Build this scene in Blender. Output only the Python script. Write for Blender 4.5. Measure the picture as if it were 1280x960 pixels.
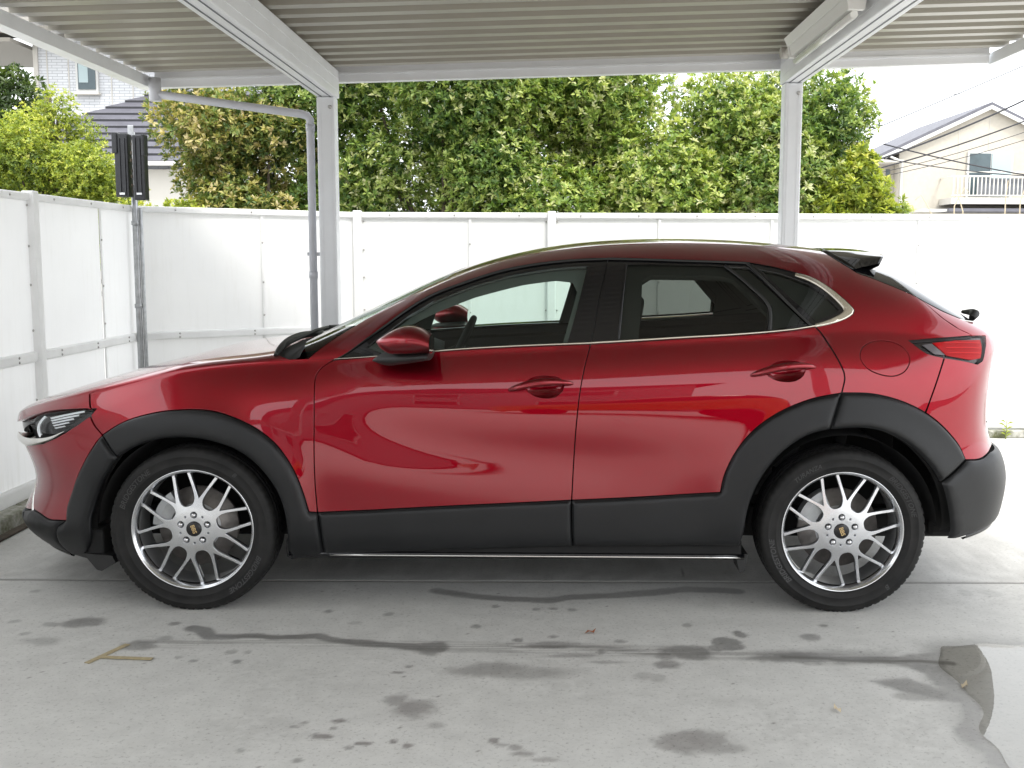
import bpy, bmesh, math, random
import numpy as np
from mathutils import Vector, Matrix, Euler
from mathutils.geometry import delaunay_2d_cdt
R = math.radians
rng = np.random.default_rng(7); random.seed(7)
scene = bpy.context.scene
for o in list(bpy.data.objects):
    bpy.data.objects.remove(o)

# ------------------------------------------------------------------ camera
cd = bpy.data.cameras.new('camera')
cd.sensor_fit = 'HORIZONTAL'; cd.sensor_width = 36.0
cd.lens = 1350.0 / 1280.0 * 36.0
cd.shift_x = -45.0 / 1280.0
cd.clip_start = 0.05; cd.clip_end = 2000.0
cam = bpy.data.objects.new('camera', cd); scene.collection.objects.link(cam)
cam.location = (0, 0, 1.45)
_p = math.atan((480 - 321) / 1350.0)
cam.rotation_euler = (Matrix.Rotation(R(90) - _p, 3, 'X') @ Matrix.Rotation(R(0.2), 3, 'Z')).to_euler()
scene.camera = cam

# ------------------------------------------------------------------ sky, sun, exposure
SUN_EL, SUN_AZ = R(58), R(150)          # azimuth clockwise from +Y: the sun stands behind and right of the viewer
world = bpy.data.worlds.new('World'); scene.world = world; world.use_nodes = True
nt = world.node_tree; nt.nodes.clear()
wo = nt.nodes.new('ShaderNodeOutputWorld'); bg = nt.nodes.new('ShaderNodeBackground'); bg2 = nt.nodes.new('ShaderNodeBackground')
sky = nt.nodes.new('ShaderNodeTexSky'); sky.sky_type = 'NISHITA'; sky.sun_disc = False
sky.sun_elevation = SUN_EL; sky.sun_rotation = SUN_AZ; sky.air_density = 1.0; sky.dust_density = 3.0
bg.inputs['Strength'].default_value = 0.10
nt.links.new(sky.outputs[0], bg.inputs['Color'])
# thin bright cloud deck over the clear sky
tc = nt.nodes.new('ShaderNodeTexCoord'); nz = nt.nodes.new('ShaderNodeTexNoise'); nz.inputs['Scale'].default_value = 2.2
nz.inputs['Detail'].default_value = 6.0; nz.inputs['Roughness'].default_value = 0.55
cr = nt.nodes.new('ShaderNodeValToRGB'); cr.color_ramp.elements[0].position = 0.25; cr.color_ramp.elements[0].color = (0.62, 0.62, 0.62, 1)
cr.color_ramp.elements[1].position = 0.60; cr.color_ramp.elements[1].color = (0.97, 0.97, 0.97, 1)
nt.links.new(tc.outputs['Generated'], nz.inputs['Vector']); nt.links.new(nz.outputs['Fac'], cr.inputs['Fac'])
bg2.inputs['Color'].default_value = (0.95, 0.975, 1.0, 1); bg2.inputs['Strength'].default_value = 1.05
mx = nt.nodes.new('ShaderNodeMixShader')
nt.links.new(cr.outputs['Color'], mx.inputs['Fac']); nt.links.new(bg.outputs[0], mx.inputs[1]); nt.links.new(bg2.outputs[0], mx.inputs[2])
nt.links.new(mx.outputs[0], wo.inputs['Surface'])
sl = bpy.data.lights.new('sun', 'SUN'); sl.energy = 1.5; sl.angle = R(14); sl.color = (1.0, 0.96, 0.90)
so = bpy.data.objects.new('sun', sl); scene.collection.objects.link(so)
_d = Vector((math.sin(SUN_AZ) * math.cos(SUN_EL), math.cos(SUN_AZ) * math.cos(SUN_EL), math.sin(SUN_EL)))
so.rotation_euler = _d.to_track_quat('Z', 'Y').to_euler()
scene.view_settings.view_transform = 'Standard'; scene.view_settings.look = 'None'
scene.view_settings.gamma = 1.0; scene.view_settings.use_curve_mapping = False
scene.view_settings.exposure = 1.5
scene.cycles.max_bounces = 8; scene.cycles.transparent_max_bounces = 16; scene.cycles.glossy_bounces = 5
scene.cycles.caustics_reflective = False; scene.cycles.caustics_refractive = False

# ------------------------------------------------------------------ helpers
COL = scene.collection
def link(o, parent=None):
    COL.objects.link(o)
    if parent is not None: o.parent = parent
    return o
def tag(o, label=None, cat=None, group=None, kind=None):
    if label: o['label'] = label
    if cat: o['category'] = cat
    if group: o['group'] = group
    if kind: o['kind'] = kind
    return o
def empty(name, loc=(0, 0, 0), rz=0.0, parent=None):
    o = bpy.data.objects.new(name, None); o.location = loc; o.rotation_euler = (0, 0, rz); o.empty_display_size = 0.1
    return link(o, parent)
def copy_tree(o, parent=None):
    c = o.copy(); link(c); c.parent = parent
    for ch in list(o.children):
        copy_tree(ch, c)
    return c

class Mat:
    """small node helper around a Principled material"""
    def __init__(s, name):
        s.m = bpy.data.materials.new(name); s.m.use_nodes = True; s.t = s.m.node_tree; s.n = s.t.nodes
        s.b = s.n['Principled BSDF']; s.out = s.n['Material Output']
    def set(s, **k):
        for a, v in k.items(): s.b.inputs[a.replace('_', ' ')].default_value = v
        return s
    def node(s, typ, **k):
        n = s.n.new(typ)
        for a, v in k.items():
            if a in n.inputs: n.inputs[a].default_value = v
            else: setattr(n, a, v)
        return n
    def link(s, a, b): s.t.links.new(a, b); return s
    def coord(s, which='Object'):
        return s.node('ShaderNodeTexCoord').outputs[which]
    def noise(s, scale, detail=4.0, rough=0.55, vec=None, dist=0.0):
        n = s.node('ShaderNodeTexNoise'); n.inputs['Scale'].default_value = scale; n.inputs['Detail'].default_value = detail
        n.inputs['Roughness'].default_value = rough; n.inputs['Distortion'].default_value = dist
        s.link(vec if vec is not None else s.coord(), n.inputs['Vector']); return n.outputs['Fac']
    def ramp(s, fac, stops):
        r = s.node('ShaderNodeValToRGB'); e = r.color_ramp.elements
        while len(e) < len(stops): e.new(0.5)
        for i, (p, c) in enumerate(stops):
            e[i].position = p; e[i].color = (c[0], c[1], c[2], 1) if not isinstance(c, (int, float)) else (c, c, c, 1)
        s.link(fac, r.inputs['Fac']); return r.outputs['Color']
    def mix(s, fac, a, b, mode='MIX'):
        m = s.node('ShaderNodeMix'); m.data_type = 'RGBA'; m.blend_type = mode
        for sock, v in ((m.inputs[0], fac), (m.inputs[6], a), (m.inputs[7], b)):
            if isinstance(v, (int, float)): sock.default_value = v
            elif isinstance(v, tuple): sock.default_value = (*v[:3], 1)
            else: s.link(v, sock)
        return m.outputs[2]
    def math(s, op, a, b=None):
        m = s.node('ShaderNodeMath'); m.operation = op
        for sock, v in ((m.inputs[0], a), (m.inputs[1], b)):
            if v is None: continue
            if isinstance(v, (int, float)): sock.default_value = v
            else: s.link(v, sock)
        return m.outputs[0]
    def attr(s, name):
        a = s.node('ShaderNodeAttribute'); a.attribute_name = name; return a
    def fresnel(s, ior):
        # same reflectance from both faces of a thin sheet
        f = s.node('ShaderNodeFresnel'); g = s.node('ShaderNodeNewGeometry'); mm = s.node('ShaderNodeMix'); mm.data_type = 'FLOAT'
        mm.inputs[2].default_value = ior; mm.inputs[3].default_value = 1.0 / ior
        s.link(g.outputs['Backfacing'], mm.inputs[0]); s.link(mm.outputs[0], f.inputs['IOR']); return f.outputs[0]
    def bump(s, h, strength=0.2, dist=0.01):
        b = s.node('ShaderNodeBump'); b.inputs['Strength'].default_value = strength; b.inputs['Distance'].default_value = dist
        s.link(h, b.inputs['Height']); s.link(b.outputs[0], s.b.inputs['Normal']); return s
    def col(s, c): s.link(c, s.b.inputs['Base Color']); return s
    def rough(s, c): s.link(c, s.b.inputs['Roughness']); return s
M = {}
def simple(name, col, rough=0.5, metal=0.0, var=0.0, vscale=8.0, **k):
    m = Mat(name); m.set(Base_Color=(*col, 1), Roughness=rough, Metallic=metal, **k)
    if var:
        lo = tuple(c * (1 - var) for c in col); hi = tuple(min(1, c * (1 + var)) for c in col)
        m.col(m.ramp(m.noise(vscale, 5), [(0.3, lo), (0.7, hi)]))
        m.rough(m.ramp(m.noise(vscale * 2.3, 4), [(0.3, max(0.02, rough - 0.1)), (0.7, min(1, rough + 0.1))]))
    M[name] = m.m; return m

def mesh_np(name, verts, faces, mat=None, parent=None, smooth=False, normals=None):
    me = bpy.data.meshes.new(name)
    verts = np.asarray(verts, np.float32); faces = np.asarray(faces, np.int32); k = faces.shape[1]
    me.vertices.add(len(verts)); me.vertices.foreach_set('co', verts.ravel())
    me.loops.add(faces.size); me.loops.foreach_set('vertex_index', faces.ravel())
    me.polygons.add(len(faces)); me.polygons.foreach_set('loop_start', np.arange(0, faces.size, k, dtype=np.int32))
    try: me.polygons.foreach_set('loop_total', np.full(len(faces), k, np.int32))
    except Exception: pass
    me.update(calc_edges=True)
    if smooth: me.polygons.foreach_set('use_smooth', np.ones(len(faces), bool))
    if normals is not None:
        me.normals_split_custom_set_from_vertices([tuple(n) for n in normals])
    if mat is not None: me.materials.append(M[mat] if isinstance(mat, str) else mat)
    o = bpy.data.objects.new(name, me)
    return link(o, parent)

class MB:
    """collects quads and triangles for one mesh"""
    def __init__(s): s.v = []; s.f = []; s.sm = []
    def add(s, verts, faces, smooth=False):
        b = len(s.v); s.v += [tuple(v) for v in verts]; s.f += [tuple(b + i for i in f) for f in faces]; s.sm += [smooth] * len(faces); return s
    def box(s, lo, hi, bev=0.0):
        x0, y0, z0 = lo; x1, y1, z1 = hi
        if bev <= 0:
            v = [(x, y, z) for z in (z0, z1) for y in (y0, y1) for x in (x0, x1)]
            return s.add(v, [(0, 2, 3, 1), (4, 5, 7, 6), (0, 1, 5, 4), (2, 6, 7, 3), (0, 4, 6, 2), (1, 3, 7, 5)])
        b = min(bev, (x1-x0)*.49, (y1-y0)*.49, (z1-z0)*.49)
        bm = bmesh.new(); bmesh.ops.create_cube(bm, size=1.0)
        for v in bm.verts: v.co = Vector((x0 + (v.co.x + .5) * (x1 - x0), y0 + (v.co.y + .5) * (y1 - y0), z0 + (v.co.z + .5) * (z1 - z0)))
        bmesh.ops.bevel(bm, geom=list(bm.edges), offset=b, segments=2, affect='EDGES', profile=0.5)
        s.add([v.co[:] for v in bm.verts], [[v.index for v in f.verts] for f in bm.faces]); bm.free(); return s
    def beam(s, a, b, w, h, bev=0.0):
        """box of section w x h from a to b (w sideways, h upward)"""
        a, b = Vector(a), Vector(b); d = (b - a); L = d.length; q = d.to_track_quat('Y', 'Z')
        t = MB().box((-w/2, 0, -h/2), (w/2, L, h/2), bev)
        m = q.to_matrix()
        return s.add([tuple(a + m @ Vector(v)) for v in t.v], t.f)
    def tube(s, pts, r, n=10, cap=True, smooth=True):
        pts = [Vector(p) for p in pts]; rs = r if isinstance(r, (list, tuple)) else [r] * len(pts)
        vs, fs = [], []; up = None
        for i, p in enumerate(pts):
            d = (pts[min(i + 1, len(pts) - 1)] - pts[max(i - 1, 0)]).normalized()
            if up is None: up = d.orthogonal().normalized()
            up = (up - d * up.dot(d)).normalized(); w = d.cross(up)
            for k in range(n):
                a = 2 * math.pi * k / n; vs.append(p + (up * math.cos(a) + w * math.sin(a)) * rs[i])
        for i in range(len(pts) - 1):
            for k in range(n):
                a = i * n + k; b = i * n + (k + 1) % n; fs.append((a, b, b + n, a + n))
        s.add(vs, fs, smooth)
        if cap:
            b0 = len(s.v) - len(vs); m = (len(pts) - 1) * n
            s.f.append(tuple(b0 + k for k in reversed(range(n)))); s.sm.append(False)
            s.f.append(tuple(b0 + m + k for k in range(n))); s.sm.append(False)
        return s
    def grid(s, P, smooth=True, closed_u=False, closed_v=False):
        """P[u][v] points"""
        nu, nv = len(P), len(P[0]); vs = [p for row in P for p in row]; fs = []
        for i in range(nu if closed_u else nu - 1):
            for j in range(nv if closed_v else nv - 1):
                i2, j2 = (i + 1) % nu, (j + 1) % nv
                fs.append((i * nv + j, i2 * nv + j, i2 * nv + j2, i * nv + j2))
        return s.add(vs, fs, smooth)
    def prism(s, poly, y0, y1, axis='y'):
        """extrude a 2-D polygon (a, b) along an axis"""
        n = len(poly)
        def P(a, b, c): return {'y': (a, c, b), 'x': (c, a, b), 'z': (a, b, c)}[axis]
        v = [P(a, b, y0) for a, b in poly] + [P(a, b, y1) for a, b in poly]
        f = [tuple(range(n)), tuple(reversed(range(n, 2 * n)))] + [(i, i + n, (i + 1) % n + n, (i + 1) % n) for i in range(n)]
        return s.add(v, f)
    def build(s, name, mat, parent=None, loc=None):
        me = bpy.data.meshes.new(name); me.from_pydata(s.v, [], s.f)
        me.polygons.foreach_set('use_smooth', s.sm); me.update()
        bm = bmesh.new(); bm.from_mesh(me); bmesh.ops.recalc_face_normals(bm, faces=bm.faces); bm.to_mesh(me); bm.free()
        me.materials.append(M[mat] if isinstance(mat, str) else mat)
        o = bpy.data.objects.new(name, me)
        if loc is not None: o.location = loc
        return link(o, parent)
def B(name, lo, hi, mat, parent=None, bev=0.004):
    return MB().box(lo, hi, bev).build(name, mat, parent)

def vnoise(x, y, seed=0):
    """smooth 2-D value noise in [0,1]"""
    r = np.random.default_rng(1000 + seed).random((256, 256))
    xi = np.floor(x).astype(int); yi = np.floor(y).astype(int); fx = x - xi; fy = y - yi
    fx = fx * fx * (3 - 2 * fx); fy = fy * fy * (3 - 2 * fy)
    g = lambda i, j: r[(xi + i) % 256, (yi + j) % 256]
    return (g(0,0)*(1-fx)+g(1,0)*fx)*(1-fy) + (g(0,1)*(1-fx)+g(1,1)*fx)*fy
def fbm(x, y, oct=4, seed=0):
    a, t, n = .5, 0, 0
    for k in range(oct):
        t = t + a * vnoise(x * 2**k, y * 2**k, seed + k); n += a; a *= .5
    return t / n

# ------------------------------------------------------------------ materials of the place
m = Mat('white_panel')
mp = m.node('ShaderNodeMapping'); mp.inputs['Scale'].default_value = (9, 9, .9); m.link(m.coord(), mp.inputs['Vector'])
streak = m.noise(2.2, 5, 0.7, mp.outputs[0]); blot = m.noise(1.1, 5, 0.6)
sx = m.node('ShaderNodeSeparateXYZ'); m.link(m.coord(), sx.inputs[0])
foot = m.ramp(sx.outputs['Z'], [(0.10, 1.0), (0.42, 0.0)])
pc = m.mix(m.ramp(streak, [(0.52, 0.0), (0.80, 0.35)]), m.ramp(blot, [(0.3, (0.80, 0.80, 0.80)), (0.7, (0.86, 0.86, 0.855))]), (0.66, 0.65, 0.62))
pc = m.mix(m.math('MULTIPLY', foot, m.ramp(streak, [(0.35, 0.05), (0.7, 0.55)])), pc, (0.55, 0.54, 0.50))
m.col(pc); m.set(Roughness=0.38)
tl_ = m.node('ShaderNodeBsdfTranslucent'); m.link(pc, tl_.inputs['Color']); mx = m.node('ShaderNodeMixShader'); mx.inputs[0].default_value = 0.24
m.link(m.b.outputs[0], mx.inputs[1]); m.link(tl_.outputs[0], mx.inputs[2]); m.link(mx.outputs[0], m.out.inputs['Surface']); M['white_panel'] = m.m
m = Mat('white_rail'); pc = m.ramp(m.noise(10, 5), [(0.3, (0.84, 0.84, 0.835)), (0.7, (0.90, 0.90, 0.895))]); m.col(pc); m.set(Roughness=0.4)
tl_ = m.node('ShaderNodeBsdfTranslucent'); m.link(pc, tl_.inputs['Color']); mx = m.node('ShaderNodeMixShader'); mx.inputs[0].default_value = 0.30
m.link(m.b.outputs[0], mx.inputs[1]); m.link(tl_.outputs[0], mx.inputs[2]); m.link(mx.outputs[0], m.out.inputs['Surface']); M['white_rail'] = m.m
simple('alu_white', (0.80, 0.81, 0.83), 0.38, var=0.03, vscale=5)
simple('alu_dark_line', (0.10, 0.11, 0.13), 0.5)
simple('galv', (0.42, 0.43, 0.44), 0.45, 0.7, var=0.15, vscale=30)
simple('screw', (0.45, 0.44, 0.42), 0.4, 0.8)
simple('pipe_grey', (0.55, 0.56, 0.60), 0.4, var=0.05)
simple('black_plastic_box', (0.012, 0.013, 0.016), 0.35, var=0.2, vscale=20)
simple('lamp_white', (0.86, 0.85, 0.82), 0.35)
simple('lamp_tube', (0.82, 0.82, 0.78), 0.2)
simple('asphalt', (0.055, 0.055, 0.057), 0.85, var=0.3, vscale=40)
simple('soil', (0.07, 0.055, 0.04), 0.95, var=0.4, vscale=15)
simple('tape', (0.38, 0.315, 0.19), 0.6, var=0.15, vscale=60)
simple('dry_leaf', (0.36, 0.13, 0.06), 0.6)
simple('pale_leaf', (0.45, 0.38, 0.27), 0.7)
simple('bark', (0.09, 0.07, 0.05), 0.9, var=0.4, vscale=20)
simple('beige_wall', (0.45, 0.415, 0.355), 0.85, var=0.05, vscale=6)
simple('roof_slate', (0.105, 0.105, 0.125), 0.6, var=0.15, vscale=3)
simple('eave_brown', (0.16, 0.15, 0.13), 0.7)
simple('soffit', (0.50, 0.48, 0.44), 0.7)
simple('win_glass', (0.06, 0.085, 0.095), 0.08, var=0.3, vscale=1.5)
simple('curtain', (0.36, 0.44, 0.45), 0.8)
simple('win_frame', (0.55, 0.55, 0.53), 0.4)
simple('balc_rail', (0.62, 0.60, 0.54), 0.5)
simple('grey_sheet', (0.17, 0.18, 0.20), 0.8, var=0.1)
simple('wire', (0.02, 0.02, 0.025), 0.6)
simple('grey_house', (0.33, 0.33, 0.34), 0.8, var=0.08)
simple('roof_sheet', (0.33, 0.31, 0.26), 0.32)

# weathered concrete: wet and dirt marks come from per-vertex masks with shapes of their own
m = Mat('concrete')
big = m.noise(1.3, 6, 0.6); fine = m.noise(70, 6, 0.7); mid = m.noise(9, 6, 0.65)
c0 = m.ramp(big, [(0.3, (0.47, 0.465, 0.445)), (0.7, (0.57, 0.565, 0.54))])
c1 = m.mix(0.5, c0, m.ramp(mid, [(0.25, (0.42, 0.415, 0.40)), (0.75, (0.63, 0.625, 0.60))]))
c2 = m.mix(m.ramp(fine, [(0.33, 0.55), (0.45, 0.0)]), c1, (0.17, 0.165, 0.155))
wet = m.attr('wet').outputs['Fac']; dirt = m.attr('dirt').outputs['Fac']
grit = m.noise(190, 3, 0.7)
c2 = m.mix(m.ramp(grit, [(0.55, 0.0), (0.72, 0.5)]), c2, (0.62, 0.62, 0.60))
c3 = m.mix(m.math('MULTIPLY', wet, 0.84), c2, m.mix(0.72, c2, (0.055, 0.053, 0.05), 'MULTIPLY'))
c4 = m.mix(m.math('MULTIPLY', dirt, 0.8), c3, (0.11, 0.105, 0.095))
m.col(c4)
m.rough(m.ramp(wet, [(0.0, 0.72), (1.0, 0.32)]))
m.bump(m.mix(0.5, fine, mid), 0.25, 0.004)
M['concrete'] = m.m
m = Mat('kerb_block')
n = m.noise(6, 6, 0.7); n2 = m.noise(30, 5, 0.7)
m.col(m.mix(m.ramp(n, [(0.42, 0.0), (0.62, 1.0)]), m.ramp(n2, [(0.3, (0.30, 0.30, 0.27)), (0.7, (0.52, 0.51, 0.47))]), (0.10, 0.105, 0.05)))
m.set(Roughness=0.9).bump(n2, 0.4, 0.006); M['kerb_block'] = m.m
m = Mat('brick_siding')
bt = m.node('ShaderNodeTexBrick'); bt.inputs['Scale'].default_value = 1.0
bt.inputs['Brick Width'].default_value = 0.28; bt.inputs['Row Height'].default_value = 0.075; bt.inputs['Mortar Size'].default_value = 0.008
bt.inputs['Color1'].default_value = (0.60, 0.61, 0.63, 1); bt.inputs['Color2'].default_value = (0.53, 0.54, 0.56, 1); bt.inputs['Mortar'].default_value = (0.33, 0.34, 0.36, 1)
mp = m.node('ShaderNodeMapping'); mp.inputs['Rotation'].default_value = (R(90), 0, 0)
m.link(m.coord(), mp.inputs['Vector']); m.link(mp.outputs[0], bt.inputs['Vector']); m.col(bt.outputs['Color']); m.set(Roughness=0.7); M['brick_siding'] = m.m
def leaf_mat(name, stops, trans=0.42, rough=0.42):
    m = Mat(name); a = m.attr('tint').outputs['Fac']; c = m.ramp(a, stops)
    m.col(c); m.set(Roughness=rough)
    tr = m.node('ShaderNodeBsdfTranslucent'); m.link(m.mix(1.0, c, (1.0, 1.0, 0.45), 'MULTIPLY'), tr.inputs['Color'])
    mx = m.node('ShaderNodeMixShader'); mx.inputs[0].default_value = trans
    m.link(m.b.outputs[0], mx.inputs[1]); m.link(tr.outputs[0], mx.inputs[2]); m.link(mx.outputs[0], m.out.inputs['Surface']); M[name] = m.m
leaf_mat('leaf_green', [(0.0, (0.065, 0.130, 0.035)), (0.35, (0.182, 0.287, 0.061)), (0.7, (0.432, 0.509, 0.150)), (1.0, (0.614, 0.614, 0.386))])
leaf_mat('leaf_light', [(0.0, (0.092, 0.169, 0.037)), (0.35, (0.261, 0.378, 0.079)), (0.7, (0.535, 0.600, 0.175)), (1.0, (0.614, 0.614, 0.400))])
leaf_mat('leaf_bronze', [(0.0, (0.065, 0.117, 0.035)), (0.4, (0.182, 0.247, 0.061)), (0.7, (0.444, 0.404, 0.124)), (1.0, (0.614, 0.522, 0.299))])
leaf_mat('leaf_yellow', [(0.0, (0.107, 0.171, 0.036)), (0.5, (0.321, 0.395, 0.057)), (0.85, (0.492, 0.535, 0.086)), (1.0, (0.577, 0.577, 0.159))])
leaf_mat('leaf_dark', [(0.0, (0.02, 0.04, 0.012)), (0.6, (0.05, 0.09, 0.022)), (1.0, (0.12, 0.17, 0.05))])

# ------------------------------------------------------------------ ground
def axis(lo, hi, f0, f1, fine, extra=()):
    a = list(np.arange(f0, f1, fine)); x, st = f0, fine
    while x > lo: st = min(st * 1.6, 12); x -= st; a.append(x)
    x, st = f1, fine
    while x < hi: a.append(x); st = min(st * 1.6, 12); x += st
    a.append(hi); a += list(extra); return np.unique(np.round(np.array(a), 4))
STAIN_E = [
    (-1.852, 4.154, 0.08, 0.052, 0.9, 0.3),
    (-1.965, 4.125, 0.04, 0.028, 0.7, 0.3),
    (-1.916, 3.938, 0.066, 0.042, 0.55, 0.6),
    (-2.012, 4.024, 0.019, 0.018, 0.7, 0.3),
    (-2.125, 4.161, 0.022, 0.019, 0.7, 0.3),
    (-2.221, 4.554, 0.021, 0.022, 0.6, 0.3),
    (-1.518, 3.899, 0.066, 0.046, 0.8, 0.3),
    (-1.461, 3.977, 0.03, 0.026, 0.6, 0.4),
    (-0.428, 3.877, 0.059, 0.066, 0.95, 0.3),
    (-0.429, 3.333, 0.061, 0.075, 0.8, 0.55),
    (-0.491, 3.408, 0.034, 0.045, 0.7, 0.5),
    (-0.345, 3.214, 0.025, 0.023, 0.5, 0.5),
    (-0.18, 3.668, 0.147, 0.06, 0.75, 0.6),
    (-1.113, 3.742, 0.017, 0.024, 0.9, 0.2),
    (-1.277, 3.748, 0.015, 0.015, 0.8, 0.2),
    (-0.649, 3.241, 0.023, 0.015, 0.9, 0.2),
    (-0.677, 3.132, 0.032, 0.016, 0.9, 0.2),
    (-0.547, 3.085, 0.029, 0.016, 0.9, 0.2),
    (-0.59, 3.058, 0.014, 0.012, 0.8, 0.2),
    (-0.725, 2.975, 0.016, 0.015, 0.8, 0.2),
    (-0.416, 3.07, 0.014, 0.016, 0.9, 0.2),
    (-0.463, 3.101, 0.012, 0.014, 0.9, 0.2),
    (-0.903, 3.04, 0.014, 0.013, 0.7, 0.3),
    (-0.756, 3.228, 0.012, 0.012, 0.7, 0.2),
    (-0.78, 3.199, 0.015, 0.011, 0.7, 0.2),
    (-0.16, 3.109, 0.017, 0.021, 0.9, 0.2),
    (-0.133, 3.083, 0.019, 0.01, 0.7, 0.2),
    (-0.656, 3.189, 0.012, 0.012, 0.8, 0.2),
    (-0.703, 3.143, 0.014, 0.014, 0.8, 0.2),
    (-1.481, 4.139, 0.026, 0.022, 0.9, 0.2),
    (-0.901, 4.301, 0.016, 0.02, 0.9, 0.2),
    (-0.646, 4.264, 0.02, 0.024, 0.8, 0.2),
    (-0.284, 4.124, 0.019, 0.022, 0.8, 0.2),
    (-0.217, 4.37, 0.016, 0.021, 0.8, 0.2),
    (-1.164, 3.837, 0.023, 0.02, 0.7, 0.3),
    (-1.099, 3.837, 0.014, 0.016, 0.6, 0.3),
    (-0.77, 4.156, 0.028, 0.019, 0.4, 0.4),
    (-1.339, 3.779, 0.012, 0.016, 0.6, 0.2),
    (-1.435, 3.763, 0.018, 0.014, 0.7, 0.2),
    (-0.491, 3.695, 0.014, 0.015, 0.8, 0.2),
    (-0.521, 3.642, 0.022, 0.014, 0.8, 0.2),
    (0.683, 3.938, 0.061, 0.06, 0.95, 0.2),
    (0.632, 3.895, 0.03, 0.033, 0.8, 0.2),
    (0.747, 4.043, 0.024, 0.036, 0.95, 0.2),
    (1.018, 4.01, 0.04, 0.039, 0.8, 0.25),
    (0.521, 3.853, 0.101, 0.065, 0.85, 0.3),
    (0.425, 3.726, 0.052, 0.038, 0.8, 0.3),
    (0.427, 3.804, 0.03, 0.032, 0.7, 0.3),
    (0.443, 3.109, 0.113, 0.071, 0.8, 0.35),
    (0.516, 3.066, 0.071, 0.042, 0.6, 0.4),
    (-0.067, 3.639, 0.146, 0.051, 0.6, 0.6),
    (0.953, 3.801, 0.161, 0.064, 0.9, 0.5),
    (1.17, 3.795, 0.235, 0.024, 1, 0.5),
    (1.049, 3.834, 0.237, 0.065, 0.5, 0.6),
    (0.557, 4.151, 0.019, 0.023, 0.8, 0.2),
    (0.202, 3.85, 0.017, 0.024, 0.8, 0.2),
    (0.018, 3.923, 0.085, 0.034, 0.7, 0.4),
    (0.106, 3.809, 0.088, 0.02, 0.6, 0.4),
    (0.22, 3.747, 0.057, 0.015, 0.6, 0.4),
    (0.28, 3.959, 0.027, 0.017, 0.7, 0.3),
    (-0.112, 3.973, 0.021, 0.021, 0.9, 0.2),
    (0.025, 4.009, 0.018, 0.016, 0.8, 0.2),
    (-0.046, 4.331, 0.016, 0.018, 0.8, 0.2),
    (0.026, 4.342, 0.02, 0.018, 0.8, 0.2),
    (0.106, 4.332, 0.02, 0.02, 0.8, 0.2),
    (1.099, 4.147, 0.019, 0.015, 0.9, 0.2),
    (-0.071, 3.025, 0.032, 0.016, 0.7, 0.4),
    (-0.008, 2.985, 0.037, 0.015, 0.6, 0.4),
    (-0.091, 3.067, 0.019, 0.021, 0.7, 0.3),
    (1.826, 4.566, 0.031, 0.045, 0.35, 0.3),
    (1.938, 4.567, 0.035, 0.046, 0.35, 0.3),
    (0.338, 3.621, 0.039, 0.036, 0.4, 0.4),
    (0.384, 3.6, 0.027, 0.036, 0.4, 0.4),
    (1.244, 3.456, 0.081, 0.04, 0.6, 0.3),
]
STAIN_L = [
    ([(-1.39, 4.085), (-1.337, 4.067), (-1.287, 3.996), (-1.103, 4.007), (-1.052, 3.99), (-0.875, 4.018), (-0.786, 3.957), (-0.628, 3.916), (-0.474, 3.885), (-0.397, 3.861)], 0.028, 1),
    ([(-0.476, 4.579), (-0.342, 4.522), (-0.143, 4.456), (0.007, 4.457), (0.096, 4.496), (0.311, 4.53), (0.463, 4.567), (0.623, 4.615), (0.74, 4.599), (0.825, 4.583)], 0.033, 0.95),
    ([(-1.491, 3.933), (-1.074, 3.955), (-0.676, 3.933), (-0.13, 3.871), (0.227, 3.875), (0.636, 3.83), (0.924, 3.801), (1.265, 3.772)], 0.045, 0.33),
    ([(-0.132, 3.921), (0.108, 3.907), (0.43, 3.828)], 0.025, 0.5),
    ([(0.865, 3.8), (1.093, 3.779), (1.35, 3.765), (1.458, 3.743)], 0.018, 1),
]
WET_POLY = [(1.119, 3.592), (1.245, 3.622), (1.34, 3.538), (1.316, 3.666), (1.207, 3.772), (1.374, 3.837), (1.523, 3.921), (1.681, 3.939), (1.83, 3.866), (1.382, 2.875), (1.281, 2.874), (1.28, 2.955), (1.275, 3.046), (1.241, 3.126), (1.269, 3.221), (1.336, 3.311), (1.353, 3.392), (1.286, 3.424), (1.181, 3.509)]

JY = 4.715
gx = axis(-160, 160, -2.45, 2.35, 0.0105)
gy = axis(-6.0, 160, 2.84, 4.70, 0.0105, (JY - .0045, JY - .003, JY + .003, JY + .0045))
GX, GY = np.meshgrid(gx, gy, indexing='ij')
wet = np.zeros_like(GX); dirt = np.zeros_like(GX)
nx = (fbm(GX * 9, GY * 9, 4, 3) - .5); ny = (fbm(GX * 9, GY * 9, 4, 33) - .5); hf = fbm(GX * 45, GY * 45, 3, 9)
def sst(a, b, t): t = np.clip((t - a) / (b - a), 0, 1); return t * t * (3 - 2 * t)
for (x, y, rx, ry, st, sf) in STAIN_E:
    d = np.hypot((GX - x + nx * rx * .9) / rx, (GY - y + ny * ry * .9) / ry) + (hf - .5) * (.35 + sf)
    wet = np.maximum(wet, st * (.75 + .35 * hf) * sst(1.08 + sf * .8, .95 - sf * .7, d))
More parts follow.
